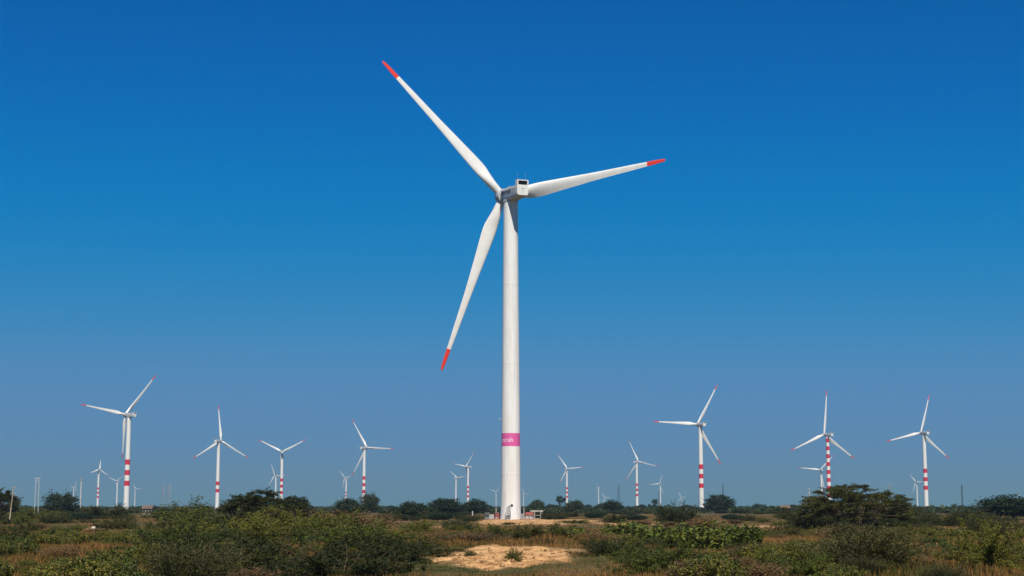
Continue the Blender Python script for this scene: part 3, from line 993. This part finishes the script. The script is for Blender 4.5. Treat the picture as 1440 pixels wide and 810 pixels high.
def thorn_bush(seed, W=4.4, H=2.6, nb=60, mat=None, leaf=(0.14, 0.05), per=36, droop=-0.55):
    """arching thorn scrub: many bowed branches carrying feathery sprays"""
    rg = np.random.default_rng(seed)
    lines, C, D = [], [], []
    for i in range(nb):
        az = rg.uniform(0, 2 * math.pi)
        el = rg.uniform(0.15, 1.25)
        L = (W / 2 * math.cos(el) + H * math.sin(el)) * rg.uniform(0.75, 1.12)
        p0 = rg.normal(size=3) * np.array([0.35, 0.35, 0]) * W / 4.4
        pts = polyline(p0, (math.cos(az) * math.cos(el), math.sin(az) * math.cos(el), math.sin(el)), L, 7, (math.cos(az) * 0.25, math.sin(az) * 0.25, droop), 0.09, rg)
        lines.append((pts, 0.035, 0.008))
        for j in range(2, 8):
            for q in range(3):
                a2 = rg.uniform(0, 2 * math.pi)
                d2 = (pts[j] - pts[j - 1]) / np.linalg.norm(pts[j] - pts[j - 1]) + np.array([math.cos(a2), math.sin(a2), rg.uniform(-0.25, 0.5)]) * 0.9
                tw = polyline(pts[j], d2, rg.uniform(0.35, 0.8) * W / 4.4, 3, (0, 0, -0.2), 0.12, rg)
                k = rg.integers(per // 2, per)
                t = rg.uniform(0, 3, k); i0 = t.astype(int); fr = (t - i0)[:, None]
                pos = tw[i0] * (1 - fr) + tw[np.minimum(i0 + 1, 3)] * fr + rg.normal(size=(k, 3)) * 0.07
                C.append(pos); D.append((tw[3] - tw[0])[None] / 1.0 + rg.normal(size=(k, 3)) * 0.45)
    for i in range(9):                                   # bare dead shoots standing out of the leaves
        az, el = rg.uniform(0, 2 * math.pi), rg.uniform(0.5, 1.4)
        L = (W / 2 * math.cos(el) + H * math.sin(el)) * rg.uniform(0.95, 1.2)
        lines.append((polyline((0, 0, 0), (math.cos(az) * math.cos(el), math.sin(az) * math.cos(el), math.sin(el)), L, 6, (0, 0, -0.1), 0.1, rg), 0.022, 0.005))
    C = np.concatenate(C); D = np.concatenate(D)
    keep = C[:, 2] > 0.03
    C, D = C[keep], D[keep]
    n = len(C)
    v, f = leaf_quads(C, D, leaf[0] * rg.uniform(0.6, 1.4, n), leaf[1] * rg.uniform(0.7, 1.4, n), rg)
    return np_mesh("foliage", v, f, mat or M_thorn), stems_mesh("stems", lines, M_wood, 4)


def leafy_shrub(seed, W=2.6, H=1.7, ns=34, mat=None, ls=1.0):
    rg = np.random.default_rng(seed)
    lines, C, D, Ls = [], [], [], []
    for i in range(ns):
        az, rr_ = rg.uniform(0, 2 * math.pi), math.sqrt(rg.uniform(0, 1))
        p0 = np.array([math.cos(az) * rr_ * W * 0.38, math.sin(az) * rr_ * W * 0.38, 0])
        hh = H * (1 - 0.4 * rr_ ** 2) * rg.uniform(0.75, 1.1)
        pts = polyline(p0, (math.cos(az) * rr_ * 0.35, math.sin(az) * rr_ * 0.35, 1), hh, 6, (0, 0, 0), 0.07, rg)
        lines.append((pts, 0.022, 0.008))
        k = int(42 / ls ** 1.3)
        t = rg.uniform(0.8, 6, k); i0 = np.minimum(t.astype(int), 5); fr = (t - i0)[:, None]
        pos = pts[i0] * (1 - fr) + pts[i0 + 1] * fr
        a2 = rg.uniform(0, 2 * math.pi, k)
        d2 = np.stack([np.cos(a2), np.sin(a2), rg.uniform(-0.2, 0.9, k)], -1)
        C.append(pos + d2 * 0.12); D.append(d2)
    C = np.concatenate(C); D = np.concatenate(D); n = len(C)
    v, f = leaf_quads(C, D, ls * 0.24 * rg.uniform(0.6, 1.4, n), ls * 0.13 * rg.uniform(0.7, 1.3, n), rg)
    return np_mesh("foliage", v, f, mat or M_broad), stems_mesh("stems", lines, M_wood, 4)


def dry_bush(seed, W=3.0, H=2.0, ns=170, mat=None, leaves=60):
    """twiggy half-dry bush: straight fanned stems with sparse leaves"""
    rg = np.random.default_rng(seed)
    lines, C, D = [], [], []
    for i in range(ns):
        az, sp = rg.uniform(0, 2 * math.pi), rg.uniform(0, 1) ** 0.7
        el = math.pi / 2 - sp * 1.05
        L = (H * math.sin(el) + W * 0.5 * math.cos(el)) * rg.uniform(0.65, 1.08)
        p0 = np.array([rg.normal() * 0.22 * W / 3, rg.normal() * 0.22 * W / 3, 0])
        pts = polyline(p0, (math.cos(az) * math.cos(el), math.sin(az) * math.cos(el), math.sin(el)), L, 5, (0, 0, 0.25), 0.06, rg)
        lines.append((pts, 0.012, 0.004))
        k = rg.integers(leaves // 2, leaves * 2)
        t = rg.uniform(1.0, 5, k); i0 = np.minimum(t.astype(int), 4); fr = (t - i0)[:, None]
        pos = pts[i0] * (1 - fr) + pts[i0 + 1] * fr + rg.normal(size=(k, 3)) * 0.09
        C.append(pos); D.append((pts[-1] - pts[0])[None] + rg.normal(size=(k, 3)) * 0.8)
    C = np.concatenate(C); D = np.concatenate(D); n = len(C)
    v, f = leaf_quads(C, D, 0.12 * rg.uniform(0.6, 1.4, n), 0.034 * rg.uniform(0.7, 1.4, n), rg)
    return np_mesh("foliage", v, f, mat or M_oliv), stems_mesh("stems", lines, M_drystem, 4)


M_drystem = paint("dry_stems", (0.115, 0.08, 0.045), 0.95, 0.3, 3)


def umbrella_acacia(seed, W=20, H=7.0, npad=120, low=0.36):
    """flat-topped acacia: forked trunk, spreading limbs, layered sprays of leaves with gaps between the layers"""
    rg = np.random.default_rng(seed)
    lines, C, D = [], [], []
    trs = []
    for i in range(5):
        az = 2 * math.pi * i / 5 + rg.uniform(-0.4, 0.4)
        tr = polyline((rg.normal() * 0.3, rg.normal() * 0.3, -0.2), (math.cos(az) * 0.6, math.sin(az) * 0.6, 1), H * 0.45, 5, (math.cos(az) * 0.9, math.sin(az) * 0.9, 0), 0.06, rg)
        lines.append((tr, 0.2, 0.11))
        trs.append(tr)
    for i in range(npad):
        a = rg.uniform(0, 2 * math.pi)
        q = math.sqrt(rg.uniform(0, 1))
        r_ = q * W * 0.46 * (1 + 0.12 * math.sin(3 * a + seed))
        top = H * (0.97 - 0.42 * q ** 2.2)
        z = top * (1 - (1 - low) * rg.uniform(0, 1) ** 2.2)
        c = np.array([r_ * math.cos(a), r_ * math.sin(a), z])
        tr = min(trs, key=lambda t: np.linalg.norm(t[-1] - c))
        st_ = tr[rg.integers(2, 6)]
        mid = st_ * 0.45 + c * 0.55 + np.array([0, 0, 0.25]) + rg.normal(size=3) * 0.2
        lines.append((np.array([st_, mid, c]), 0.07, 0.02))
        for k in range(7):
            a3 = a + rg.normal() * 1.2
            sp = polyline(c + rg.normal(size=3) * np.array([0.3, 0.3, 0.1]), (math.cos(a3), math.sin(a3), rg.uniform(-0.05, 0.32)), rg.uniform(0.9, 2.4) * W / 20, 4, (0, 0, -0.12), 0.07, rg)
            lines.append((sp, 0.02, 0.007))
            m = 64
            t = rg.uniform(0, 4, m) ; i0 = np.minimum(t.astype(int), 3); fr = (t - i0)[:, None]
            pos = sp[i0] * (1 - fr) + sp[i0 + 1] * fr + rg.normal(size=(m, 3)) * np.array([0.22, 0.22, 0.09]) * (W / 20)
            C.append(pos); D.append((sp[-1] - sp[0])[None] + rg.normal(size=(m, 3)) * np.array([0.7, 0.7, 0.3]))
    C = np.concatenate(C); D = np.concatenate(D); n = len(C)
    v, f = leaf_quads(C, D, 0.30 * rg.uniform(0.6, 1.4, n), 0.11 * rg.uniform(0.7, 1.4, n), rg)
    return np_mesh("crown", v, f, M_scrub), stems_mesh("trunk", lines, M_wood, 6)


def round_tree(seed, W=6.0, H=4.6, n_cl=150, leaf=(0.3, 0.17), cz_=0.5, vz=0.5):
    rg = np.random.default_rng(seed)
    lines, C, D = [], [], []
    tr = polyline((0, 0, -0.2), (rg.normal() * 0.1, rg.normal() * 0.1, 1), H * 0.45, 4, (0, 0, 0), 0.06, rg)
    lines.append((tr, 0.18, 0.1))
    cz = H * cz_
    for i in range(n_cl):
        d = rg.normal(size=3); d /= np.linalg.norm(d)
        if d[2] < -0.75: d[2] *= 0.6
        rr_ = rg.uniform(0.35, 1.0) ** 0.5
        c = np.array([d[0] * W * 0.5, d[1] * W * 0.5, d[2] * H * vz]) * rr_ * rg.uniform(0.8, 1.1) + np.array([0, 0, cz])
        if i % 2 == 0:
            mid = 0.5 * (tr[-1] + c) + np.array([0, 0, -0.25])
            lines.append((np.array([tr[-1], mid, c]), 0.06, 0.015))
        m = 46
        r_ = rg.uniform(0.45, 0.95) * W / 6
        C.append(c + rg.normal(size=(m, 3)) * np.array([r_ * 0.55, r_ * 0.55, r_ * 0.38]))
        D.append(rg.normal(size=(m, 3)))
    C = np.concatenate(C); D = np.concatenate(D); n = len(C)
    keep = C[:, 2] > 0.15
    C, D = C[keep], D[keep]; n = len(C)
    v, f = leaf_quads(C, D, leaf[0] * rg.uniform(0.6, 1.4, n), leaf[1] * rg.uniform(0.7, 1.4, n), rg)
    return np_mesh("crown", v, f, M_tree), stems_mesh("trunk", lines, M_wood, 6)


PRO = {
    'scrub': [(thorn_bush(s, 4.4, H, 60, M_scrub), (4.4, H)) for s, H in ((11, 2.4), (12, 2.9), (13, 2.2))],
    'thorn': [(thorn_bush(s, 4.4, H), (4.4, H)) for s, H in ((1, 2.4), (2, 2.7), (3, 2.1), (4, 2.9))],
    'thornlow': [(thorn_bush(s, 4.4, 1.5, 50, None, (0.14, 0.05), 34, -0.7), (4.4, 1.5)) for s in (21, 22)],
    'leafy': [(leafy_shrub(s), (2.6, 1.7)) for s in (31, 32, 33)],
    'weed': [(leafy_shrub(s, 2.4, 1.1, 44, M_weed, 0.42), (2.4, 1.1)) for s in (81, 82, 83)],
    'dry': [(dry_bush(s), (3.0, 2.0)) for s in (41, 42, 43)],
    'brown': [(dry_bush(s, 2.4, 1.2, 120, M_dry, 44), (2.4, 1.2)) for s in (51, 52)],
    'tree': [(round_tree(s, 6.0, H), (6.0, H)) for s, H in ((61, 4.6), (62, 5.0), (63, 4.2), (64, 5.4))],
    'standard': [(round_tree(66, 3.2, 5.2, 40, (0.26, 0.15), 0.76, 0.22), (3.2, 5.2))],
    'acacia': [(umbrella_acacia(s), (20.0, 7.0)) for s in (71, 72)],
}
PNAME = {'scrub': ('thorn_bush', 'foliage', 'stems'), 'thorn': ('thorn_bush', 'foliage', 'stems'), 'thornlow': ('thorn_bush', 'foliage', 'stems'), 'leafy': ('leafy_shrub', 'foliage', 'stems'), 'weed': ('weed_clump', 'foliage', 'stems'),
         'dry': ('dry_bush', 'foliage', 'stems'), 'brown': ('dry_bush', 'foliage', 'stems'), 'tree': ('scrub_tree', 'crown', 'trunk'), 'standard': ('scrub_tree', 'crown', 'trunk'), 'acacia': ('acacia_tree', 'crown', 'trunk')}
CAT = {'scrub': 'bush', 'thorn': 'bush', 'thornlow': 'bush', 'leafy': 'shrub', 'weed': 'weed', 'dry': 'bush', 'brown': 'bush', 'tree': 'tree', 'standard': 'tree', 'acacia': 'tree'}


def real_size(me):
    a = np.empty(len(me.vertices) * 3, np.float32); me.vertices.foreach_get("co", a); a = a.reshape(-1, 3)
    lo, hi = np.percentile(a, 1.0, axis=0), np.percentile(a, 99.2, axis=0)
    return max(hi[0] - lo[0], hi[1] - lo[1]), hi[2]


for k in PRO:
    PRO[k] = [(m, real_size(m[0])) for m, _ in PRO[k]]


def plant(kind, x, y, w, h, label, group=None, var=None, rz=None, zoff=-0.05):
    lst = PRO[kind]
    (me, st_), (w0, h0) = lst[(rng.integers(len(lst)) if var is None else var) % len(lst)]
    nm, n1, n2 = PNAME[kind]
    e = empty(nm, (x, y, float(ground_h(x, y)) + zoff), rng.uniform(0, 2 * math.pi) if rz is None else rz)
    s = w / w0
    e.scale = (s, s, h / h0)
    tag(e, label, CAT[kind], group)
    obj(n1, me, e); obj(n2, st_, e)
    return e


def plant_px(kind, px, base_y, w_px, top_y, label, group=None, D=None, var=None, rz=None):
    """placed where the photograph shows it: distance from the ground line, size from the distance"""
    if D is None:
        D = 150.0
        for _ in range(25):
            p = from_pix(px, base_y, 1.0)
            x = p.x * D
            D = (EYE - float(ground_h(x, D))) / max(1e-4, (EYE - from_pix(px, base_y, 1.0).z))
            D = min(max(D, 60), 3000)
    x = from_pix(px, base_y, D).x
    w = w_px / FPX * D
    h = from_pix(px, top_y, D).z - float(ground_h(x, D))
    return plant(kind, x, D, w, max(0.4, h), label, group, var, rz)


# ---- trees and bushes one can point to
plant_px('acacia', 1203, 742, 150, 683, "umbrella acacia with a flat layered crown in front of the striped turbine", D=245, var=0, rz=0.4)
plant_px('acacia', 370, 741, 128, 691, "acacia with feathery flat top crowning the thicket on the left", D=215, var=1, rz=1.0)
plant_px('tree', 85, 716, 47, 693.5, "round dark tree standing alone on the left horizon", D=640, var=1)
plant_px('acacia', -4, 722, 62, 689, "dark tree cut by the left edge behind the leaning utility pole", D=420, var=1, rz=2.0)
plant_px('tree', 1424, 722, 92, 697, "large dark tree at the right edge of the horizon", D=480, var=3)
plant_px('tree', 1011, 717, 42, 696.5, "dark tree just right of the large level-bladed turbine's foot", D=800, var=0)
plant_px('tree', 520, 716, 26, 694.5, "small dark tree against the foot of the banded turbine left of the tall tower", D=700, var=1)
plant_px('tree', 490, 719, 40, 702, "dark bushy tree left of the small dark tree by the banded turbine", D=560, var=2)
plant_px('tree', 583, 722, 58, 706.5, "wide dark tree in the middle distance left of the tall tower", D=480, var=2)
plant_px('tree', 627, 716, 50, 701.5, "left tree of the pair behind the grass left of the tall tower", D=640, var=0)
plant_px('tree', 668, 714, 34, 702, "right tree of the pair behind the grass left of the tall tower", D=700, var=3)
plant_px('standard', 788, 712, 13, 697.5, "small round tree on a bare stem beside the first turbine right of the tall tower", D=900, var=1)
plant_px('tree', 755, 713, 22, 703.5, "low dark tree behind the flat-roofed shed", D=800, var=2)
plant_px('tree', 809, 713, 26, 704, "low dark tree right of the small turbine right of the tall tower", D=800, var=0)
plant_px('tree', 862, 713, 28, 703.5, "low dark tree under the dark lattice mast", D=800, var=3)
plant_px('standard', 921, 710, 9, 702, "tiny round tree left of the small plain turbine's foot", D=1200, var=1)
plant_px('scrub', 951, 737, 58, 709.5, "dark thorn bush on the left of the large level-bladed turbine's foot", var=3)
plant_px('scrub', 1130, 745, 95, 713, "dark thorn bush under the left side of the umbrella acacia", var=1)
plant_px('scrub', 1236, 742, 120, 712, "dark thorn bush under the right side of the umbrella acacia", var=0)
plant_px('scrub', 1186, 743, 135, 707, "dark thorn bush under the middle of the umbrella acacia", var=2)
plant_px('scrub', 1283, 741, 90, 715, "dark thorn bush between the umbrella acacia and the rightmost turbine", var=1)
plant_px('scrub', 1330, 740, 120, 718, "broad dark thorn bush below the rightmost turbine", var=2)
plant_px('scrub', 1395, 752, 90, 727, "dark thorn bush near the right edge below the edge tree", var=1)
plant_px('thorn', 1390, 805, 135, 735, "large dark thorn bush in the right foreground", var=3)
plant_px('dry', 1228, 806, 150, 741, "large twiggy olive bush in the right foreground", var=0)
plant_px('dry', 1172, 800, 90, 760, "lower twiggy olive bush on the left of the large one", var=1)
plant_px('scrub', 145, 731, 92, 711, "dark thorn bush in front of the far left turbine's foot", var=0)
plant_px('thorn', 38, 731, 95, 713, "green thorn bush beside the leaning pole's foot", var=1)
plant_px('scrub', 252, 728, 88, 711, "dark thorn bush below the two lattice pylons", var=3)
# the thicket on the left, bush by bush
for i, (px, by, w, ty, v, lab) in enumerate((
        (300, 752, 175, 709, 0, "bright thorn bush on the left shoulder of the thicket"),
        (345, 770, 190, 724, 1, "thorn bush in the middle of the thicket below the acacia"),
        (415, 757, 140, 716, 2, "thorn bush on the right shoulder of the thicket"),
        (262, 790, 200, 736, 3, "thorn bush at the left end of the thicket in the foreground"),
        (400, 812, 260, 754, 1, "large dark thorn bush at the front of the thicket"),
        (520, 775, 165, 728, 0, "thorn bush with a yellowish top at the right end of the thicket"),
        (560, 800, 160, 752, 3, "dark thorn bush at the front right of the thicket"),
        (330, 822, 200, 770, 2, "dark thorn bush at the bottom edge below the thicket"),
        (480, 826, 220, 774, 0, "dark thorn bush at the bottom edge right of the thicket front"),
        (455, 770, 140, 733, 2, "olive thorn bush between the thicket's shoulders"))):
    plant_px('scrub' if 'dark' in lab else 'thorn', px, by, w, ty, lab, "thorn bushes of the left thicket", var=v)  # darker leaves on the front bushes paint in the shade between the mounds
plant_px('dry', 262, 830, 130, 762, "twiggy dry bush at the bottom edge left of the thicket", var=2)
plant_px('brown', 490, 750, 130, 719, "tan dry bush on top of the thicket's right end", var=0)
# the row of bushes in front of the sandy pad
ROWD = {'thorn': 142, 'scrub': 137, 'leafy': 140, 'brown': 130}
for px, by, w, ty, k, lab in (
        (660, 770, 90, 748, 'brown', "brown dry bush at the left end of the row before the pad"),
        (692, 765, 80, 738, 'thorn', "green bush in the row before the pad, left of centre"),
        (724, 767, 84, 740, 'scrub', "green bush in the row before the pad, below the tall tower"),
        (760, 768, 92, 738, 'scrub', "dark green bush in the row before the pad, right of the tower"),
        (795, 766, 66, 740, 'leafy', "leafy bush at the right end of the row before the pad"),
        (838, 768, 70, 748, 'brown', "brown dry bush right of the row before the pad")):
    plant_px(k, px, by, w, ty, lab, None, D=ROWD[k])
plant('thorn', 0.1, 98.5, 1.25, 0.75, "small bush alone in the middle of the bare sand")
plant('thornlow', -2.7, 104, 1.1, 0.4, "tiny bush on the left part of the bare sand")
plant_px('scrub', 866, 735, 38, 722, "round dark bush between the two strips of bare sand right of the tower", D=372, var=0)
plant_px('thornlow', 812, 738, 44, 731, "low green bush growing on the sandy pad right of the gate frame", D=368, var=1)
plant_px('scrub', 779, 733, 40, 724, "low dark bush on the sandy pad just right of the gate frame", D=424, var=1)
plant_px('thornlow', 716, 741, 26, 734, "small ochre green bush on the pad's front edge below the tall tower", D=368, var=0)
plant_px('brown', 900, 739, 46, 731, "tan dry bush at the right end of the sandy strips", D=340, var=1)
# the leafy green bank right of centre
for px, by, w, ty, lab in (
        (875, 762, 62, 733, "leafy green shrub at the left end of the green bank"),
        (910, 770, 66, 738, "leafy green shrub second in the green bank"),
        (948, 776, 74, 739, "leafy green shrub in the middle of the green bank"),
        (985, 780, 72, 738, "leafy green shrub right of the green bank's middle"),
        (1022, 772, 66, 737, "leafy green shrub near the right end of the green bank"),
        (1050, 765, 50, 738, "leafy green shrub at the right end of the green bank")):
    plant_px('leafy', px, by, w, ty, lab, "leafy shrubs of the green bank")
plant_px('scrub', 868, 795, 125, 757, "dark thorn bush right of the bare sand", var=1)
plant_px('thorn', 930, 812, 130, 765, "dark thorn bush at the bottom right of the bare sand", var=2)
plant_px('thornlow', 1100, 800, 130, 765, "low green thorn bush left of the twiggy olive bush", var=0)
plant_px('leafy', 1010, 815, 60, 780, "single leafy shrub at the bottom right of centre", None)
plant_px('thornlow', 1120, 815, 120, 778, "low thorn bush at the bottom edge left of the olive bush", var=1)

# ---- scattered scrub
taken = []


def scatter(n, y0, y1, kinds, hr, wr, label, group, xr=0.34, clump=None, seed=1, xlim=None):
    rg = np.random.default_rng(seed)
    c = 0
    tries = 0
    while c < n and tries < n * 40:
        tries += 1
        y = math.exp(rg.uniform(math.log(y0), math.log(y1)))
        x = rg.uniform(-1, 1) * (xr * y + 3)
        if xlim and not (xlim[0] * y < x < xlim[1] * y): continue
        if float(sand_mask(x, y)) > 0.1: continue
        if abs(x) < 8 and 66 < y < 100: continue
        if -0.022 * y < x < 0.095 * y and 165 < y < 455: continue
        if clump and float(vnoise(x, y, clump[0])) < clump[1]: continue
        if y > 400 and min(abs(720 + 2200 * x / y - q) for q in (178, 306, 395, 511, 985, 1300)) < 11 + 0.5 * 2200 * wr[1] / y: continue
        k = kinds[rg.integers(len(kinds))]
        w = rg.uniform(*wr)
        plant(k, x, y, w, w * rg.uniform(*hr), label[k], group[k])
        c += 1


scatter(34, 78, 150, ('thornlow', 'brown', 'brown', 'leafy'), (0.28, 0.42), (1.3, 3.2),
        {'thornlow': "low green thorn bush scattered in the foreground grass", 'brown': "low brown dry bush scattered in the foreground grass", 'leafy': "low leafy shrub scattered in the foreground grass"},
        {'thornlow': "low thorn bushes in the foreground", 'brown': "low dry bushes in the foreground", 'leafy': "low leafy shrubs in the foreground"}, seed=4)
scatter(60, 68, 175, ('weed',), (0.3, 0.5), (1.2, 3.4), {'weed': "yellowish green weed clump on the left of the foreground"}, {'weed': "weed clumps of the left foreground"}, seed=14, xlim=(-0.36, -0.2))
scatter(60, 68, 190, ('weed',), (0.3, 0.5), (1.2, 3.2), {'weed': "yellowish green weed clump on the right of the foreground"}, {'weed': "weed clumps of the right foreground"}, seed=15, xlim=(0.05, 0.36))
scatter(95, 150, 420, ('scrub', 'thorn', 'thornlow', 'brown'), (0.22, 0.38), (2.2, 6.0),
        {'scrub': "dark thorn bush among the brown grass of the middle ground", 'thorn': "olive green thorn bush among the brown grass of the middle ground", 'thornlow': "low spreading thorn bush in the middle ground", 'brown': "brown dry bush in the middle ground grass"},
        {'scrub': "dark thorn bushes of the middle ground", 'thorn': "olive thorn bushes of the middle ground", 'thornlow': "low thorn bushes of the middle ground", 'brown': "dry bushes of the middle ground"}, clump=(45, 0.5), seed=5)
scatter(34, 250, 430, ('scrub', 'scrub', 'thornlow'), (0.25, 0.42), (3.0, 7.0),
        {'scrub': "dark thorn bush on the far side of the left grassland", 'thornlow': "low green thorn bush on the far side of the left grassland"},
        {'scrub': "dark thorn bushes of the left grassland", 'thornlow': "low thorn bushes of the left grassland"}, seed=21, xlim=(-0.36, -0.08))
scatter(26, 66, 120, ('brown', 'brown', 'dry'), (0.3, 0.48), (1.0, 2.6),
        {'brown': "tan dry bush in the grass of the right foreground", 'dry': "small twiggy olive bush in the grass of the right foreground"},
        {'brown': "tan dry bushes of the right foreground", 'dry': "small olive bushes of the right foreground"}, seed=22, xlim=(0.06, 0.36))
scatter(230, 430, 1150, ('scrub', 'scrub', 'tree'), (0.22, 0.36), (3.4, 8.0),
        {'scrub': "dark green scrub bush in the belt beyond the tall turbine", 'tree': "low dark tree in the belt beyond the tall turbine"},
        {'scrub': "scrub bushes of the far belt", 'tree': "low trees of the far belt"}, clump=(120, 0.36), seed=6)
scatter(120, 1100, 2300, ('tree',), (0.42, 0.62), (5.0, 10.0),
        {'tree': "far small tree in the hazy tree line"}, {'tree': "trees of the hazy tree line"}, clump=(260, 0.4), seed=7)

# ---- the far scrub woodland: a mass nobody could count
rg = np.random.default_rng(9)
ncl = 10400
y = np.exp(rg.uniform(math.log(750), math.log(5200), ncl))
x = rg.uniform(-1, 1, ncl) * 0.415 * y
keep = vnoise(x, y, 170) > 0.33
x, y = x[keep], y[keep]
hh = rg.uniform(1.2, 2.9, len(x)) * (0.75 + 0.6 * vnoise(x, y, 400)) * np.where(rg.random(len(x)) < 0.07, 1.5, 1.0)
m = 34
base = np.repeat(np.stack([x, y, ground_h(x, y)], -1), m, 0)
H_ = np.repeat(hh, m)[:, None]
d = rg.normal(size=(len(base), 3)); d /= np.linalg.norm(d, axis=1, keepdims=True)
Cc = base + d * np.array([1.15, 1.15, 0.48]) * H_ * rg.uniform(0.5, 1, (len(base), 1)) + np.array([0, 0, 0.46]) * H_
ln = (H_[:, 0] * 0.42) * rg.uniform(0.6, 1.3, len(base))
v, f = leaf_quads(Cc, rg.normal(size=(len(base), 3)), ln, ln * 0.8, rg)
tag(obj("woodland", np_mesh("woodland", v, f, M_tree)), "dark scrub woodland stretching along the whole horizon", "woodland", kind='stuff')

# ------------------------------------------------------------------ grass: uncountable, one object


def grass(n, y0, y1, h0, h1, wd, seed, xr=0.372):
    rg = np.random.default_rng(seed)
    y = np.sqrt(rg.uniform(y0 ** 2, y1 ** 2, n))
    x = rg.uniform(-1, 1, n) * (xr * y + 4)
    tall = vnoise(x, y, 6) * 0.7 + vnoise(x, y, 1.6) * 0.5
    keep = (sand_mask(x, y) < np.where(rg.random(n) < 0.02, 1.1, 0.75 * rg.random(n) ** 2 + 0.08)) & (rg.random(n) < 0.25 + 1.1 * tall)
    x, y, tall = x[keep], y[keep], tall[keep]
    n = len(x)
    low = 1 - 0.62 * (1 - sstep(5, 8, np.abs(x))) * (y > 76) * (y < 112)
    h = (h0 + (h1 - h0) * np.clip(tall, 0, 1.2) ** 1.6) * rg.uniform(0.55, 1.25, n) * low
    az = rg.uniform(0, 2 * math.pi, n); ln = rg.uniform(0.05, 0.5, n)
    b = np.stack([x, y, ground_h(x, y) - 0.03], -1)
    tip = b + np.stack([np.cos(az) * ln * h, np.sin(az) * ln * h, h], -1)
    mid = b + np.stack([np.cos(az) * ln * h * 0.3, np.sin(az) * ln * h * 0.3, h * 0.6], -1)
    a2 = rg.uniform(0, 2 * math.pi, n)
    s = np.stack([np.cos(a2), np.sin(a2), np.zeros(n)], -1) * (wd * rg.uniform(0.6, 1.4, n) * 0.5)[:, None]
    v = np.stack([b - s, b + s, mid + s * 0.8, tip, mid - s * 0.8], 1).reshape(-1, 3)
    f = (np.arange(n) * 5)[:, None] + np.arange(5)
    return v, f


vv, ff, o_ = [], [], 0
for args in ((248000, 62, 125, 0.22, 0.75, 0.035, 1), (162000, 125, 250, 0.14, 0.5, 0.075, 2), (118000, 250, 620, 0.12, 0.42, 0.17, 3)):
    v, f = grass(*args)
    vv.append(v); ff.append(f + o_); o_ += len(v)
tag(obj("grass", np_mesh("grass", np.concatenate(vv), np.concatenate(ff), M_grass)), "dry brown and green grass covering the open scrubland", "grass", kind='stuff')

# ------------------------------------------------------------------ pebbles and clods on the bare sand, uncountable
rg = np.random.default_rng(77)
mb_v, mb_f = [], []
OCT = np.array([(1, 0, 0), (0, 1, 0), (-1, 0, 0), (0, -1, 0), (0, 0, 0.8), (0, 0, -0.5)], float)
OF = np.array([(0, 1, 4), (1, 2, 4), (2, 3, 4), (3, 0, 4), (1, 0, 5), (2, 1, 5), (3, 2, 5), (0, 3, 5)])
cnt = 0
for cx, cy, sx, sy, n in ((0, 101, 5.0, 9.0, 420), (7, 400, 16, 30, 260), (31, 385, 12, 30, 120)):
    px_ = cx + rg.normal(size=n) * sx * 0.55; py_ = cy + rg.normal(size=n) * sy * 0.55
    ok = sand_mask(px_, py_) > 0.4
    for x_, y_ in zip(px_[ok], py_[ok]):
        r_ = abs(rg.normal()) * (0.07 if cy < 200 else 0.13) + 0.03
        c_, s_ = math.cos(rg.uniform(0, 6)), math.sin(rg.uniform(0, 6))
        v_ = OCT * rg.uniform(0.7, 1.3, (6, 3)) * r_
        v_ = np.stack([v_[:, 0] * c_ - v_[:, 1] * s_ + x_, v_[:, 0] * s_ + v_[:, 1] * c_ + y_, v_[:, 2] + float(ground_h(x_, y_)) + 0.02], -1)
        mb_v.append(v_); mb_f.append(OF + cnt); cnt += 6
tag(obj("pebbles", np_mesh("pebbles", np.concatenate(mb_v), np.concatenate(mb_f), M_clod)), "pebbles and clods strewn over the bare sand", "pebbles", kind='stuff')
